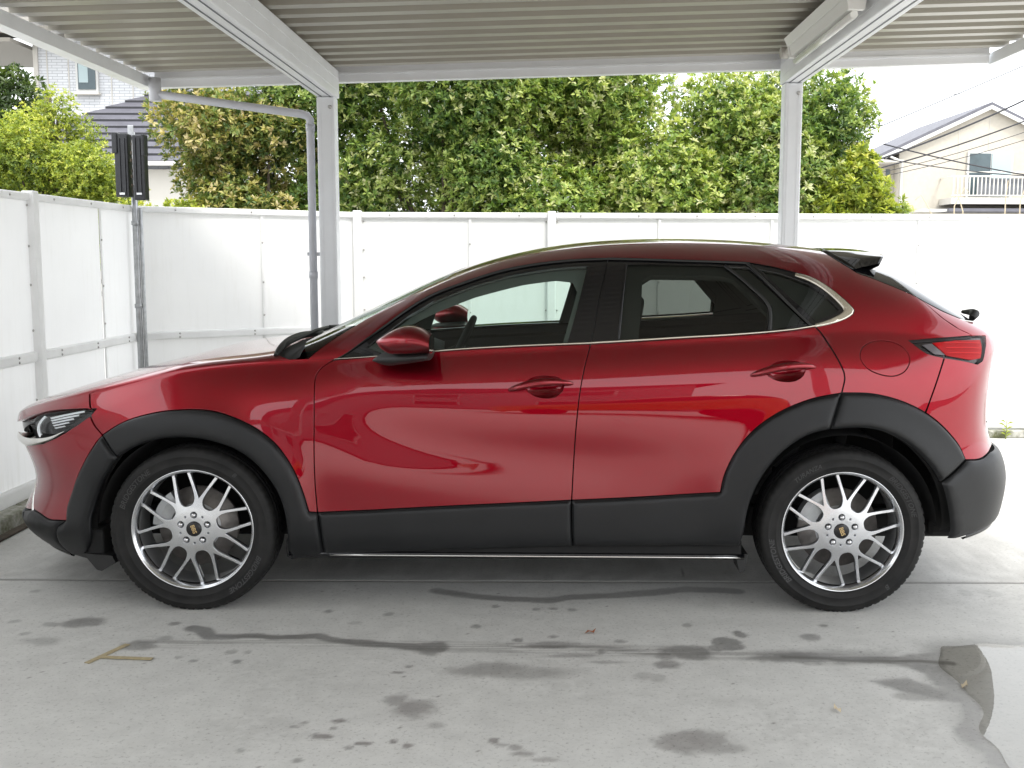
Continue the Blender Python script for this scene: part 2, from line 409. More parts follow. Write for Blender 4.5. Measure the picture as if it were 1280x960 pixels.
for li, (pts, w, st) in enumerate(STAIN_L):
    d = np.full(GX.shape, 9.)
    for (a, b) in zip(pts[:-1], pts[1:]):
        ax, ay = a; bx, by = b; L2 = (bx - ax)**2 + (by - ay)**2
        t = np.clip(((GX - ax) * (bx - ax) + (GY - ay) * (by - ay)) / L2, 0, 1)
        d = np.minimum(d, np.hypot(GX - ax - t * (bx - ax) + nx * .02, GY - ay - t * (by - ay) + ny * .035))
    wv = w * (.75 + .7 * fbm(GX * 6, GY * 6, 3, 50 + li))
    if st < .6:   # tyre smear: broken streaks along the travel direction
        k = st * sst(.9, .2, d / wv / 1.8) * sst(.35, .62, fbm(GX * 3, GY * 110, 3, 70 + li)); dirt = np.maximum(dirt, k * 1.6)
    elif li == 4: dirt = np.maximum(dirt, st * sst(1.3, .4, d / wv))
    else: wet = np.maximum(wet, st * (.8 + .3 * hf) * sst(1.25, .75, d / wv))
def poly_dist(px, py, poly):
    ins = np.zeros(px.shape, bool); dm = np.full(px.shape, 1e9); n = len(poly)
    for i in range(n):
        x0, y0 = poly[i]; x1, y1 = poly[(i + 1) % n]
        c = ((y0 > py) != (y1 > py)) & (px < (x1 - x0) * (py - y0) / ((y1 - y0) or 1e-12) + x0); ins ^= c
        L2 = (x1 - x0)**2 + (y1 - y0)**2 + 1e-18; t = np.clip(((px - x0) * (x1 - x0) + (py - y0) * (y1 - y0)) / L2, 0, 1)
        dm = np.minimum(dm, np.hypot(px - x0 - t * (x1 - x0), py - y0 - t * (y1 - y0)))
    return np.where(ins, -dm, dm)
sub = (GX > .9) & (GX < 3) & (GY > 2.6) & (GY < 4.2)
pd = np.full(GX.shape, 9.); pd[sub] = poly_dist((GX + nx * .06)[sub], (GY + ny * .06)[sub], WET_POLY)
wet = np.maximum(wet, sst(.02, -.02, pd) * (.80 + .25 * (hf - .5)))
POOL = [(1.46, 3.88), (1.53, 3.915), (1.68, 3.93), (2.1, 3.85), (2.2, 3.3), (2.0, 2.80), (1.36, 2.80), (1.335, 2.93), (1.33, 3.08), (1.36, 3.25), (1.42, 3.42), (1.40, 3.60), (1.42, 3.75)]
po = np.full(GX.shape, 9.); po[sub] = poly_dist(GX[sub], GY[sub], POOL)
wet = np.maximum(wet, 0.60 * sst(.14, .0, po + (hf - .5) * .05)); wet = np.where(po < -.01, np.minimum(wet, .50), wet)
dirt = np.maximum(dirt, .16 * sst(.55, .78, fbm(GX * 2.2, GY * 2.2, 5, 12)) * sst(.3, .7, hf))
specks = (rng.random(GX.shape) > .9994) & (GY < 6); dirt = np.where(specks, .9, dirt)
# rougher, browner strip in front of the joint line and beyond it
dirt = np.maximum(dirt, .28 * sst(JY - .01, JY + .05, GY) * sst(6.5, 5.2, GY) * sst(.3, .7, fbm(GX * 14, GY * 14, 4, 5)))
dirt = np.where(np.abs(GY - JY) < .0052, .85, dirt)
GZ = np.where(np.abs(GY - JY) < .004, -.008, 0.0) + 0 * GX
nI, nJ = GX.shape; idx = np.arange(nI * nJ).reshape(nI, nJ)
fc = np.stack([idx[:-1, :-1], idx[1:, :-1], idx[1:, 1:], idx[:-1, 1:]], -1).reshape(-1, 4)
ground = mesh_np('ground', np.stack([GX, GY, GZ], -1).reshape(-1, 3), fc, 'concrete')
for nm, arr in (('wet', wet), ('dirt', dirt)):
    at = ground.data.attributes.new(nm, 'FLOAT', 'POINT'); at.data.foreach_set('value', np.clip(arr, 0, 1).astype(np.float32).ravel())
tag(ground, kind='structure')
road = MB().add([(-160, -160, -.06), (160, -160, -.06), (160, -6.02, -.06), (-160, -6.02, -.06)], [(0, 1, 2, 3)]).build('road', 'asphalt'); tag(road, kind='structure')
kerb_step = B('road_kerb', (-160, -6.12, -.10), (160, -6.0, -.003), 'kerb_block', None, 0.01); tag(kerb_step, kind='structure')

# standing water in the low corner
m = Mat('water'); gl = m.node('ShaderNodeBsdfGlossy'); gl.inputs['Roughness'].default_value = 0.0; tr = m.node('ShaderNodeBsdfTransparent'); tr.inputs['Color'].default_value = (.88, .87, .84, 1)
fr = m.fresnel(1.65); mx = m.node('ShaderNodeMixShader')
bp = m.node('ShaderNodeBump'); bp.inputs['Strength'].default_value = 0.03; bp.inputs['Distance'].default_value = 0.004; m.link(m.noise(18, 2), bp.inputs['Height'])
m.link(bp.outputs[0], gl.inputs['Normal']); m.link(fr, mx.inputs[0]); m.link(tr.outputs[0], mx.inputs[1]); m.link(gl.outputs[0], mx.inputs[2]); m.link(mx.outputs[0], m.out.inputs['Surface']); M['water'] = m.m
wp = [(1.46, 3.88), (1.53, 3.915), (1.68, 3.93), (2.1, 3.85), (2.2, 3.3), (2.0, 2.80), (1.36, 2.80), (1.335, 2.93), (1.33, 3.08), (1.36, 3.25), (1.42, 3.42), (1.40, 3.60), (1.42, 3.75)]
pp = []
for i in range(len(wp)):
    p0, p1, p2, p3 = [np.array(wp[(i + k) % len(wp)]) for k in (-1, 0, 1, 2)]
    for t in np.linspace(0, 1, 8, endpoint=False):
        q = .5 * (2*p1 + (p2-p0)*t + (2*p0-5*p1+4*p2-p3)*t*t + (3*p1-p0-3*p2+p3)*t**3)
        pp.append((q[0] + .012 * math.sin(23 * q[1] + 5 * q[0]), q[1] + .01 * math.sin(31 * q[0]), .004))
puddle = MB().add(pp, [tuple(range(len(pp)))]).build('puddle_water', 'water'); tag(puddle, kind='structure')

# ------------------------------------------------------------------ fences
def seg_frame(a, b):
    a, b = Vector((*a, 0)), Vector((*b, 0)); d = b - a; return a, math.atan2(d.y, d.x), d.length
screw_me = None
def fence(name, a, b, posts, seams, label, top=1.80, mid=0.87, bot=0.13, zfun=None, group=None):
    """flat panel fence in a local frame: x along it, -y towards the car"""
    global screw_me
    o, rz, L = seg_frame(a, b); t = empty(name, o, rz); tag(t, label, 'fence', group)
    cuts = sorted(set([0.0] + posts + seams + [L]))
    for c0_, c1_ in zip(cuts[:-1], cuts[1:]):
        if c1_ - c0_ < .05: continue
        g0 = .032 if c0_ in posts else .004; g1 = .032 if c1_ in posts else .004
        for z0_, z1_ in ((mid + .02, top - .03), (bot + .02, mid - .02)):
            MB().add([(c0_ + g0, 0, z0_), (c1_ - g1, 0, z0_), (c1_ - g1, 0, z1_), (c0_ + g0, 0, z1_)], [(0, 1, 2, 3)]).build('panel', 'white_panel', t)
    for p in posts:
        B('post', (p - .033, -.040, 0.0), (p + .033, .03, top + .012), 'white_rail', t, .006)
    for s_ in seams:
        B('joint_strip', (s_ - .011, -.012, bot + .02), (s_ + .011, -.0045, top - .03), 'white_rail', t, .002)
    ends = sorted(set([0.0] + posts + [L]))
    for c0_, c1_ in zip(ends[:-1], ends[1:]):
        g0 = .034 if c0_ in posts else 0; g1 = .034 if c1_ in posts else 0
        B('top_rail', (c0_ + g0, -.022, top - .045), (c1_ - g1, .022, top), 'white_rail', t, .008)
        B('middle_rail', (c0_ + g0, -.026, mid - .03), (c1_ - g1, .02, mid + .03), 'white_rail', t, .012)
        B('bottom_rail', (c0_ + g0, -.030, bot - .05), (c1_ - g1, .02, bot + .04), 'white_rail', t, .014)
    if screw_me is None:
        s0 = MB(); P = [[(r * math.cos(k), -h, r * math.sin(k)) for k in np.linspace(0, 2 * math.pi, 9)[:-1]] for r, h in ((.0075, 0), (.0075, .003), (.004, .006))]
        s0.grid(P, True, False, True); s0.add([P[2][k] for k in range(8)], [tuple(range(8))])
        o_ = s0.build('screw', 'screw', t); screw_me = o_.data; o_.location = (seams[0] if seams else .3, -.0125, 1.45)
    def scr(x, y, z):
        s_ = bpy.data.objects.new('screw', screw_me); s_.location = (x, y, z); link(s_, t)
    for s_ in seams:
        for z in (1.55, 1.25, 1.0, .6, .35): scr(s_, -.0125, z)
    for p in posts:
        for z in (1.73, 1.5, 1.28, 1.02, .62, .36):
            for sx in (-.045, .045):
                if 0 < p + sx < L: scr(p + sx, -.0045, z)
    for c0_, c1_ in zip(ends[:-1], ends[1:]):
        n = max(2, int((c1_ - c0_) / .46))
        for k in range(n):
            x = c0_ + (k + .5) * (c1_ - c0_) / n
            scr(x, -.0225, top - .022); scr(x, -.0265, mid + .012); scr(x, -.0265, mid - .014)
    return t
LX = -2.965
CNR = (-2.95, 7.78); CN2 = (-1.56, 8.75)
fence('boundary_fence', (LX, 1.5), CNR, [0.0, 1.55, 3.12, 4.72], [.75, 2.3, 4.0, 5.66], 'white panel fence beside the car nose, running towards the viewer along the left edge')
fence('boundary_fence', CNR, CN2, [], [.93], 'short white panel fence set at an angle across the far left corner behind the bonnet', bot=0.14)
fence('boundary_fence', CN2, (7.0, 8.75), [0.03, 1.585], [.93, 2.45, 3.35, 4.53, 5.6, 6.6, 7.6], 'long white panel fence straight behind the car, under the green trees', bot=0.12)
# concrete footings
def footing(a, b, name_label, n, h=.085, dep=.15, off=-.10):
    o, rz, L = seg_frame(a, b); t = empty('fence_footing', o, rz); tag(t, name_label, 'footing')
    for k in range(n):
        B('block', (k * L / n + .003, off, .0), ((k + 1) * L / n - .003, off + dep, h), 'kerb_block', t, .008)
footing((LX, 1.5), CNR, 'mossy concrete block footing under the left fence beside the car nose', 16, h=.088, dep=.20, off=-.13)
footing(CNR, CN2, 'concrete block footing under the angled corner fence', 4, .08)
footing(CN2, (7.0, 8.75), 'low concrete footing under the long back fence', 20, .06, .14, -.09)
sstrip = B('soil_strip', (LX - .02, 1.5, .004), (LX + .19, 7.6, .014), 'soil', None, 0); tag(sstrip, kind='structure')

# galvanised pole with the black box in the corner
pole = empty('corner_pole', (-2.90, 7.66, 0)); tag(pole, 'thin galvanised steel pole standing in the fence corner left of the car', 'pole')
MB().tube([(0, 0, 0), (0, 0, 2.30)], .021, 14).build('pole_tube', 'galv', pole)
MB().tube([(.035, .01, 0), (.035, .01, 1.78)], .013, 10).build('slim_tube', 'galv', pole)
for z in (.5, 1.08, 1.66):
    MB().tube([(0, 0, z), (0, 0, z + .03)], .027, 14).build('clamp_band', 'galv', pole)
B('bracket', (-.018, -.03, 2.26), (.022, -.021, 2.345), 'galv', pole, .003)
bx = empty('wall_box', (-2.880, 7.60, 1.83)); tag(bx, 'black ribbed plastic box on top of the steel pole in the fence corner', 'box')
def shell(x0, x1, z0, z1, y0=-.05, y1=.03):
    B('case', (x0, y0, z0), (x1, y1, z1), 'black_plastic_box', bx, .006)
shell(-.105, -.012, .02, .45); shell(.020, .098, .0, .44)
B('cap', (-.117, -.062, .315), (-.080, .02, .458), 'black_plastic_box', bx, .006)
B('lid', (.083, -.058, .30), (.104, .02, .445), 'black_plastic_box', bx, .005)
for x in (-.070, -.036, .038, .070):
    B('rib', (x, -.058, .03), (x + .007, -.0505, .42), 'black_plastic_box', bx, .002)
for z in (.05, .09, .15, .19, .26, .31, .37):
    B('chain_link', (-.002 + .004 * math.sin(z * 40), -.035, z), (.008, -.020, z + .022), 'bark', bx, .003)
for x in (-.075, .042):
    B('name_plate', (x, -.0605, .035), (x + .036, -.0585, .049), 'alu_white', bx, 0)

# ------------------------------------------------------------------ carport
CPX0, CPX1, CPY0, CPY1 = -2.72, 3.02, 0.9, 7.50
SL = math.tan(R(1.85))
def zr(x): return 2.655 + (x + 2.66) * SL            # underside of the roof sheets
cp = empty('carport', (0, 7.4, 0)); tag(cp, 'white aluminium carport with folded metal roof over the red car', 'carport')
def P_(o): o.location = (-cp.location.x, -cp.location.y, 0); return o
PXL, PXR, PY = -1.485, 1.625, 7.40
# folded roof sheets: one object for each 0.6 m wide sheet of three folds
pitch = .21; yk = CPY1 - .02; nfold = int((CPY1 - CPY0) / pitch)
prof = [(0, .028), (.125, .0), (.205, .0), (.21, .028)]
k = 0
while k < nfold:
    pts = []
    for q in range(3):
        base = yk - (k + q) * pitch
        for (a, h) in (prof if q == 0 else prof[1:]): pts.append((base - a, h))
    rows = []
    for x in (CPX0 + .01, 0.1, CPX1 - .01):
        rows.append([(x, y, zr(x) + h) for y, h in pts])
    sh = MB().grid(rows, smooth=False); up = [[(a, b, c + .004) for a, b, c in r] for r in rows]; sh.grid(up, smooth=False)
    P_(sh.build('roof_sheet', 'roof_sheet', cp)); k += 3
yfront = yk - k * pitch
def cbox(name, lo, hi, mat='alu_white', bev=.006): return P_(B(name, lo, hi, mat, cp, bev))
def xbeam(name, x0, x1, y0, y1, dz0, dz1, mat='alu_white'):
    v = []
    for x in (x0, x1):
        for y in (y0, y1):
            for dz in (dz0, dz1): v.append((x, y, zr(x) + dz))
    return P_(MB().add(v, [(0, 1, 3, 2), (4, 6, 7, 5), (0, 4, 5, 1), (2, 3, 7, 6), (0, 2, 6, 4), (1, 5, 7, 3)]).build(name, mat, cp))
xbeam('rear_fascia', CPX0 + .06, CPX1 - .06, CPY1 - .03, CPY1 + .04, -.080, .03)
xbeam('rear_fascia_lip', CPX0 + .06, CPX1 - .06, CPY1 - .042, CPY1 - .031, -.030, -.016)
xbeam('front_fascia', CPX0 + .06, CPX1 - .06, yfront - .04, yfront + .03, -.080, .09)
# side gutters
for nm, xa, xb in (('gutter', CPX0 - .045, CPX0 + .045), ('edge_channel', CPX1 - .04, CPX1 + .04)):
    z = zr((xa + xb) / 2); cs = [(xa, z - .085), (xb, z - .085), (xb, z - .012), (xb - .012, z - .012), (xb - .012, z - .07), (xa + .012, z - .07), (xa + .012, z - .010), (xa, z - .010)]
    P_(MB().prism(cs, yfront - .06, CPY1 + .045, 'y').build(nm, 'alu_white', cp))
for px_, nm in ((PXL, 'L'), (PXR, 'R')):
    zt = zr(px_) - .004; zb = zt - .185
    cbox('beam', (px_ - .068, yfront - .0, zb), (px_ + .068, PY + .075, zt), 'alu_white', .008)
    for dx in (-.030, .030):
        cbox('beam_groove', (px_ + dx - .004, yfront + .01, zb - .0022), (px_ + dx + .004, PY + .06, zb + .01), 'alu_dark_line', 0)
    for sx in (-1, 1):
        for zz in (zb + .05, zb + .125):
            xx = px_ + sx * .068
            cbox('beam_rib', (min(xx, xx + sx * .0025), yfront + .01, zz), (max(xx, xx + sx * .0025), PY + .06, zz + .006), 'alu_white', 0)
    for py_ in (PY, 2.25):
        cbox('post', (px_ - .06, py_ - .06, 0.0), (px_ + .06, py_ + .06, zb - .002), 'alu_white', .010)
        cbox('post_base', (px_ - .075, py_ - .075, .0), (px_ + .075, py_ + .075, .02), 'alu_white', .004)
        for s_ in (-1, 1):
            cbox('post_slot', (px_ - .036 if s_ < 0 else px_ + .030, py_ - .0622, .03), (px_ - .030 if s_ < 0 else px_ + .036, py_ - .058, zb - .02), 'alu_white', 0)
    s_ = bpy.data.objects.new('bolt', screw_me); s_.scale = (1.8, 1.8, 1.8); s_.location = (px_ + .03, PY - .061 - 7.4, zb - .07); link(s_, cp)
# downpipe with elbows
dp = [(-2.62, 7.36, zr(-2.62) - .075), (-2.62, 7.36, 2.535), (-2.615, 7.36, 2.520), (-2.59, 7.36, 2.512), (-2.45, 7.36, 2.494), (-1.66, 7.37, 2.392), (-1.615, 7.375, 2.380), (-1.598, 7.38, 2.355), (-1.597, 7.38, 2.31), (-1.597, 7.38, .05)]
P_(MB().tube(dp, .027, 14).build('downpipe', 'pipe_grey', cp))
P_(MB().tube([(-2.62, 7.36, 2.62), (-2.62, 7.36, 2.47)], .040, 14).build('outlet', 'pipe_grey', cp))
for z in (2.28, 1.30):
    P_(MB().tube([(-1.597, 7.38, z), (-1.597, 7.38, z + .045)], .0305, 14).build('pipe_sleeve', 'pipe_grey', cp))
P_(MB().box((-1.635, 7.37, 1.45), (-1.535, 7.39, 1.475)).build('pipe_clip', 'pipe_grey', cp))

# fluorescent fitting on the right beam
lf = empty('ceiling_lamp', (PXR - .150, 6.02, zr(PXR) - .065)); tag(lf, 'long white strip lamp fixed along the right carport beam', 'lamp')
def lp(name, poly, y0, y1, mat):
    return MB().prism(poly, y0, y1, 'y').build(name, mat, lf)
lp('housing', [(-.045, .02), (.045, .02), (.045, -.015), (.028, -.085), (-.028, -.085), (-.045, -.015)], -.62, .62, 'lamp_white')
lp('end_cap', [(-.075, .022), (.075, .022), (.05, -.03), (.04, -.092), (-.04, -.092), (-.05, -.03)], -.66, -.622, 'lamp_white')
lp('end_cap', [(-.06, .022), (.06, .022), (.045, -.03), (.036, -.09), (-.036, -.09), (-.045, -.03)], .622, .65, 'lamp_white')
lp('reflector', [(-.075, .018), (-.047, .018), (-.047, -.03), (-.052, -.03)], -.62, .62, 'lamp_white')
lp('reflector', [(.075, .018), (.047, .018), (.047, -.03), (.052, -.03)], -.62, .62, 'lamp_white')
MB().tube([(0, -.62, -.108), (0, .62, -.108)], .019, 14).build('tube', 'lamp_tube', lf)
MB().tube([(-.02, .65, -.02), (-.02, .80, -.03), (-.03, .86, -.03)], .016, 12).build('cable_pipe', 'soffit', lf)
MB().tube([(-.055, .80, -.03), (-.012, .80, -.03)], .036, 16).build('junction_box', 'soffit', lf)

# ------------------------------------------------------------------ trees
def foliage(name, lobes, count, mat, parent, leaf=.055, n=10, zmin=1.35, tint=(.5, .22), seed=1, wid=.36, shell=.35, droop=0., inner=.45, patchy=0.5):
    g = np.random.default_rng(seed)
    vol = np.array([l[3] * l[4] + l[3] * l[5] + l[4] * l[5] for l in lobes]); pick = g.choice(len(lobes), count * 2, p=vol / vol.sum())
    L = np.array(lobes)[pick]
    d = g.normal(size=(count * 2, 3)); d /= np.linalg.norm(d, axis=1, keepdims=True)
    rad = np.where(g.random(count * 2) < inner, g.uniform(.35, .85, count * 2), 1 - shell * g.random(count * 2)**2 + .06 * g.normal(size=count * 2))
    c = L[:, :3] + d * L[:, 3:6] * rad[:, None]
    keep = (c[:, 2] > zmin) & ((d[:, 1] < .45) | (g.random(len(d)) < .35)); c, d, rad = c[keep][:count], d[keep][:count], rad[keep][:count]; m_ = len(c)
    ax = d * .6 + np.array([0, -.25, .75]) + g.normal(size=(m_, 3)) * .35; ax /= np.linalg.norm(ax, axis=1, keepdims=True)
    pt = g.normal(tint[0], tint[1], m_) + patchy * (fbm(c[:, 0] * 2.1 + 40, c[:, 2] * 2.1 + c[:, 1], 3, seed) - .5)
    pt = pt - .35 * np.clip(.9 - rad, 0, 1)  # inner leaves tinted darker: shade inside the crown put into the colour
    ref = np.where(np.abs(ax[:, 2:3]) > .9, np.array([[1., 0, 0]]), np.array([[0, 0, 1.]]))
    u = np.cross(ax, ref); u /= np.linalg.norm(u, axis=1, keepdims=True); v = np.cross(ax, u)
    V, T = [], []
    for k in range(n):
        ph = 6.283 * k / n + g.uniform(-1.1, 1.1, m_)
        th = g.uniform(.2, 1.6, m_); le = leaf * g.uniform(.5, 1.3, m_)
        side = u * np.cos(ph)[:, None] + v * np.sin(ph)[:, None]
        dr = ax * np.cos(th)[:, None] + side * np.sin(th)[:, None]; dr[:, 2] -= droop
        ac = np.cross(dr, ax); ac /= np.maximum(np.linalg.norm(ac, axis=1, keepdims=True), 1e-6); nn = np.cross(ac, dr)
        w = (le * wid * .5)[:, None]; base = c + dr * (le * .12)[:, None]
        tip = c + dr * le[:, None] - nn * (le * .12)[:, None]; mid = c + dr * (le * .55)[:, None]
        V.append(np.stack([base, mid + ac * w + nn * w * .35, tip, mid - ac * w + nn * w * .35], 1)); T.append(pt + g.normal(0, .10, m_))
    V = np.concatenate(V).reshape(-1, 3); N = len(V) // 4; b = np.arange(N)[:, None] * 4
    F_ = np.concatenate([b + np.array([[0, 1, 2]]), b + np.array([[0, 2, 3]])], 1).reshape(-1, 3)
    o = mesh_np(name, V, F_, mat, parent)
    at = o.data.attributes.new('tint', 'FLOAT', 'FACE'); at.data.foreach_set('value', np.repeat(np.clip(np.concatenate(T), 0, 1), 2).astype(np.float32))
    return o
def tree(name, x, y, lobes, count, mat, label, group=None, h=2.6, **k):
    t = empty(name, (x, y, 0)); tag(t, label, 'tree', group)
    tk = MB(); tk.tube([(0, 0, 0), (.02, .01, h * .3), (-.03, .02, h * .6), (.02, 0, h)], [.09, .075, .05, .02] if h > 2 and name != 'sapling' else [.035, .03, .02, .008], 8)
    for i, l in enumerate(lobes):
        e = Vector((l[0], l[1], l[2])); tk.tube([(0, 0, h * .25 + .08 * i), e * .55 + Vector((0, 0, .3)), e], [.035, .022, .008], 6)
    tk.build('trunk', 'bark', t)
    foliage('crown', lobes, count, mat, t, **k); return t
def lobes(seed, w, z0, z1, n, r=(.38, .62), dep=.5):
    g = np.random.default_rng(seed); out = []
    for i in range(n):
        rr = g.uniform(*r); out.append((g.uniform(-w, w), g.uniform(-dep, dep * .6), g.uniform(z0, z1), rr, rr * .9, rr * g.uniform(.75, 1.0)))
    return out
G = 'broadleaf trees behind the back fence'
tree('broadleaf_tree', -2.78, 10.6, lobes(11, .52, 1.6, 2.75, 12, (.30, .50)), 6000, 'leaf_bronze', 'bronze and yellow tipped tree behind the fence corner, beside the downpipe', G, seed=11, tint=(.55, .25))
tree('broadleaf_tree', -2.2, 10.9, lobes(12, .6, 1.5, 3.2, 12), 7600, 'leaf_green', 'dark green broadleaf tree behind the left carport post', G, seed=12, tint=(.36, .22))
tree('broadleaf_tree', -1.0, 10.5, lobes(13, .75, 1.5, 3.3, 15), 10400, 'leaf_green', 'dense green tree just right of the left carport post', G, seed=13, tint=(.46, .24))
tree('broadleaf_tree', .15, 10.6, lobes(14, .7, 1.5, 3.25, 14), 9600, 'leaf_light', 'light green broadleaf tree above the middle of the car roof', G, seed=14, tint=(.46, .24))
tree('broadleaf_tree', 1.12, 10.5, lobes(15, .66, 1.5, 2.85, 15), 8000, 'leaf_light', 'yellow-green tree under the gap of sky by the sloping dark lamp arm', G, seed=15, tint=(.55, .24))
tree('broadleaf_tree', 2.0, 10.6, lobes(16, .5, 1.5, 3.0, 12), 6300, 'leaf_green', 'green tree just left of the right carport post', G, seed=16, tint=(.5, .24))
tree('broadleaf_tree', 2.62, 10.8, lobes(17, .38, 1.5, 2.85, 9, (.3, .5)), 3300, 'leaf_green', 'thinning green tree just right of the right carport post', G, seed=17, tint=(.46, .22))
tree('sapling', 3.12, 11.2, [(0, 0, 2.3, .22, .2, .35), (.04, 0, 2.75, .13, .12, .3), (-.15, 0, 2.2, .25, .2, .3), (.1, 0, 1.9, .2, .2, .3)], 520, 'leaf_dark', 'tall thin dark sapling at the right end of the tree row', h=2.2, seed=18, tint=(.55, .25), leaf=.055)
tree('yellow_shrub', 2.80, 9.9, [(0, 0, 2.05, .28, .25, .28), (.18, 0, 1.85, .25, .22, .25), (-.2, 0, 1.8, .25, .2, .3), (.02, 0, 2.3, .14, .14, .15)], 900, 'leaf_yellow', 'yellow-green shrub over the fence left of the beige house', h=2.0, seed=19, tint=(.55, .25), leaf=.06)
tree('low_shrub', 3.15, 10.0, [(0, 0, 1.72, .22, .2, .28), (.12, 0, 1.68, .16, .16, .2)], 260, 'leaf_green', 'small sparse green shrub below the beige house corner', seed=20, tint=(.55, .22), leaf=.05, h=1.7)
tree('feathery_shrub', -4.62, 10.2, lobes(21, .82, 1.3, 2.45, 26, (.20, .36)) + [(.12, -.1, 2.72, .2, .2, .26), (.3, 0, 2.5, .22, .2, .25), (-.2, 0, 2.6, .2, .2, .25)], 17000, 'leaf_yellow', 'bright yellow-green feathery shrub behind the left fence', seed=21, tint=(.50, .24), leaf=.033, n=7, wid=.40, shell=.8, patchy=.9)
tree('feathery_shrub', -3.42, 9.6, lobes(22, .3, 1.2, 1.80, 7, (.22, .34)), 2300, 'leaf_yellow', 'low yellow-green shrub right of the black box on the pole', h=1.6, seed=22, tint=(.5, .22), leaf=.045, wid=.42)
tree('dark_tree', -9.95, 19.0, lobes(23, .7, 2.3, 4.3, 10, (.5, .75)), 5000, 'leaf_dark', 'dark green tree at the far left edge beside the white house', seed=23, tint=(.62, .25), leaf=.11, h=4)

# ------------------------------------------------------------------ white brick-clad house, far left
hl = empty('house', (-12, 30, 0)); tag(hl, 'white brick-clad house with dark tiled lower roof, far left', 'house')
def H(o): o.location = (12, -30, 0); return o
def hb(name, lo, hi, mat, bev=0): return H(B(name, lo, hi, mat, hl, bev))
hb('wall', (-13.98, 30.3, 0), (-8.6, 36, 7.6), 'brick_siding')
hb('corner_trim', (-14.06, 30.24, 0), (-13.94, 30.4, 7.4), 'soffit')
for x in (-13.72, -13.14, -11.98, -11.40): hb('siding_joint', (x, 30.285, 3.5), (x + .03, 30.297, 7.3), 'soffit')
w_ = hb('window', (-12.90, 30.20, 5.86), (-12.30, 30.296, 6.70), 'win_frame')
H(B('pane', (-12.83, 30.17, 5.94), (-12.36, 30.198, 6.63), 'win_glass', hl, 0))
H(B('curtain', (-12.80, 30.155, 6.12), (-12.55, 30.168, 6.63), 'curtain', hl, 0))
hb('window_sill', (-12.94, 30.12, 5.80), (-12.26, 30.296, 5.858), 'soffit')
H(MB().add([(-17, 29.4, 7.28), (-8, 29.4, 7.28), (-8, 30.3, 7.30), (-17, 30.3, 7.30), (-17, 29.4, 7.5), (-8, 29.4, 7.5), (-8, 33, 9), (-17, 33, 9)], [(0, 1, 2, 3), (4, 5, 6, 7), (0, 1, 5, 4)]).build('eave', 'eave_brown', hl))
hb('side_wing_eave', (-17, 29.0, 6.98), (-14.06, 33, 7.08), 'eave_brown')
# lower hip roof in courses
for i in range(11):
    z = 5.93 - i * .20; y = 30.2 - i * .28
    xl = -10.95 - i * .42
    H(MB().add([(xl, y - .28, z - .15), (-7.6, y - .28, z - .15), (-7.6, y + .02, z), (xl + .42, y + .02, z)], [(0, 1, 2, 3)]).build('tile_course', 'roof_slate', hl))
    H(MB().add([(xl, y - .27, z - .26), (-7.6, y - .27, z - .26), (-7.6, y - .28, z - .151), (xl, y - .28, z - .151)], [(0, 1, 2, 3)]).build('tile_edge_shadow', 'wire', hl))  # near-black riser: the drop shadow of each course put into its colour
hb('gutter', (-15, 27.05, 3.66), (-7.6, 27.2, 3.76), 'win_frame')
hb('lower_wall', (-14.6, 27.6, 0), (-7.8, 30.2, 3.6), 'soffit')

# ------------------------------------------------------------------ beige gabled house, right
hr = empty('house', (17.9, 45, 0)); tag(hr, 'beige rendered gabled house with balcony, far right', 'house')
def HR(o): o.location = (-17.9, -45, 0); return o
def rb(name, lo, hi, mat, bev=0): return HR(B(name, lo, hi, mat, hr, bev))
wx0, wx1, ap = 14.35, 21.5, 17.93
HR(MB().prism([(wx0, 0), (wx1, 0), (wx1, 5.92), (ap, 7.60), (wx0, 5.92)], 45.0, 53.0, 'y').build('wall', 'beige_wall', hr))
for a, b in (((13.25, 5.42), (ap, 7.62)), ((ap, 7.62), (22.6, 5.42))):
    v = [(a[0], 44.72, a[1]), (b[0], 44.72, b[1]), (b[0], 53.5, b[1]), (a[0], 53.5, a[1])]
    top = [(x, y, z + .12) for x, y, z in v]
    HR(MB().add(v + top, [(0, 1, 2, 3), (4, 5, 6, 7), (0, 1, 5, 4), (2, 3, 7, 6), (0, 3, 7, 4), (1, 2, 6, 5)]).build('roof_slope', 'roof_slate', hr))
    v2 = [(x, 44.78, z - .16) for x, y, z in v[:2]] + [(x, 44.78, z - .004) for x, y, z in v[1::-1]]
    v3 = [(x, 44.71, z) for x, y, z in v2]
    HR(MB().add(v2 + v3, [(0, 1, 2, 3), (4, 5, 6, 7), (0, 1, 5, 4), (2, 3, 7, 6), (0, 3, 7, 4), (1, 2, 6, 5)]).build('barge_board', 'win_frame', hr))
rb('eave_soffit', (13.35, 44.4, 5.30), (14.35, 53, 5.40), 'soffit')
rb('wing_wall', (13.3, 45.6, 0), (14.34, 52.5, 5.35), 'beige_wall')
for x in (13.36, 13.62, 14.0): rb('slit_window', (x, 45.54, 4.15), (x + .16, 45.597, 5.1), 'win_glass')
HR(MB().tube([(13.9, 44.75, 5.55), (14.42, 44.85, 5.36), (14.44, 44.9, 5.2), (14.42, 44.9, 0)], .05, 8).build('rain_pipe', 'win_frame', hr))
rb('window', (17.12, 44.90, 3.9), (18.98, 44.996, 5.78), 'win_frame')
HR(B('pane', (17.2, 44.87, 3.98), (18.05, 44.898, 5.70), 'win_glass', hr, 0)); HR(B('pane', (18.1, 44.86, 3.98), (18.9, 44.898, 5.70), 'curtain', hr, 0))
rb('balcony_slab', (16.05, 43.6, 3.60), (21.5, 44.99, 3.85), 'soffit'); rb('balcony_soffit', (15.9, 43.4, 3.30), (21.5, 44.98, 3.42), 'roof_slate')
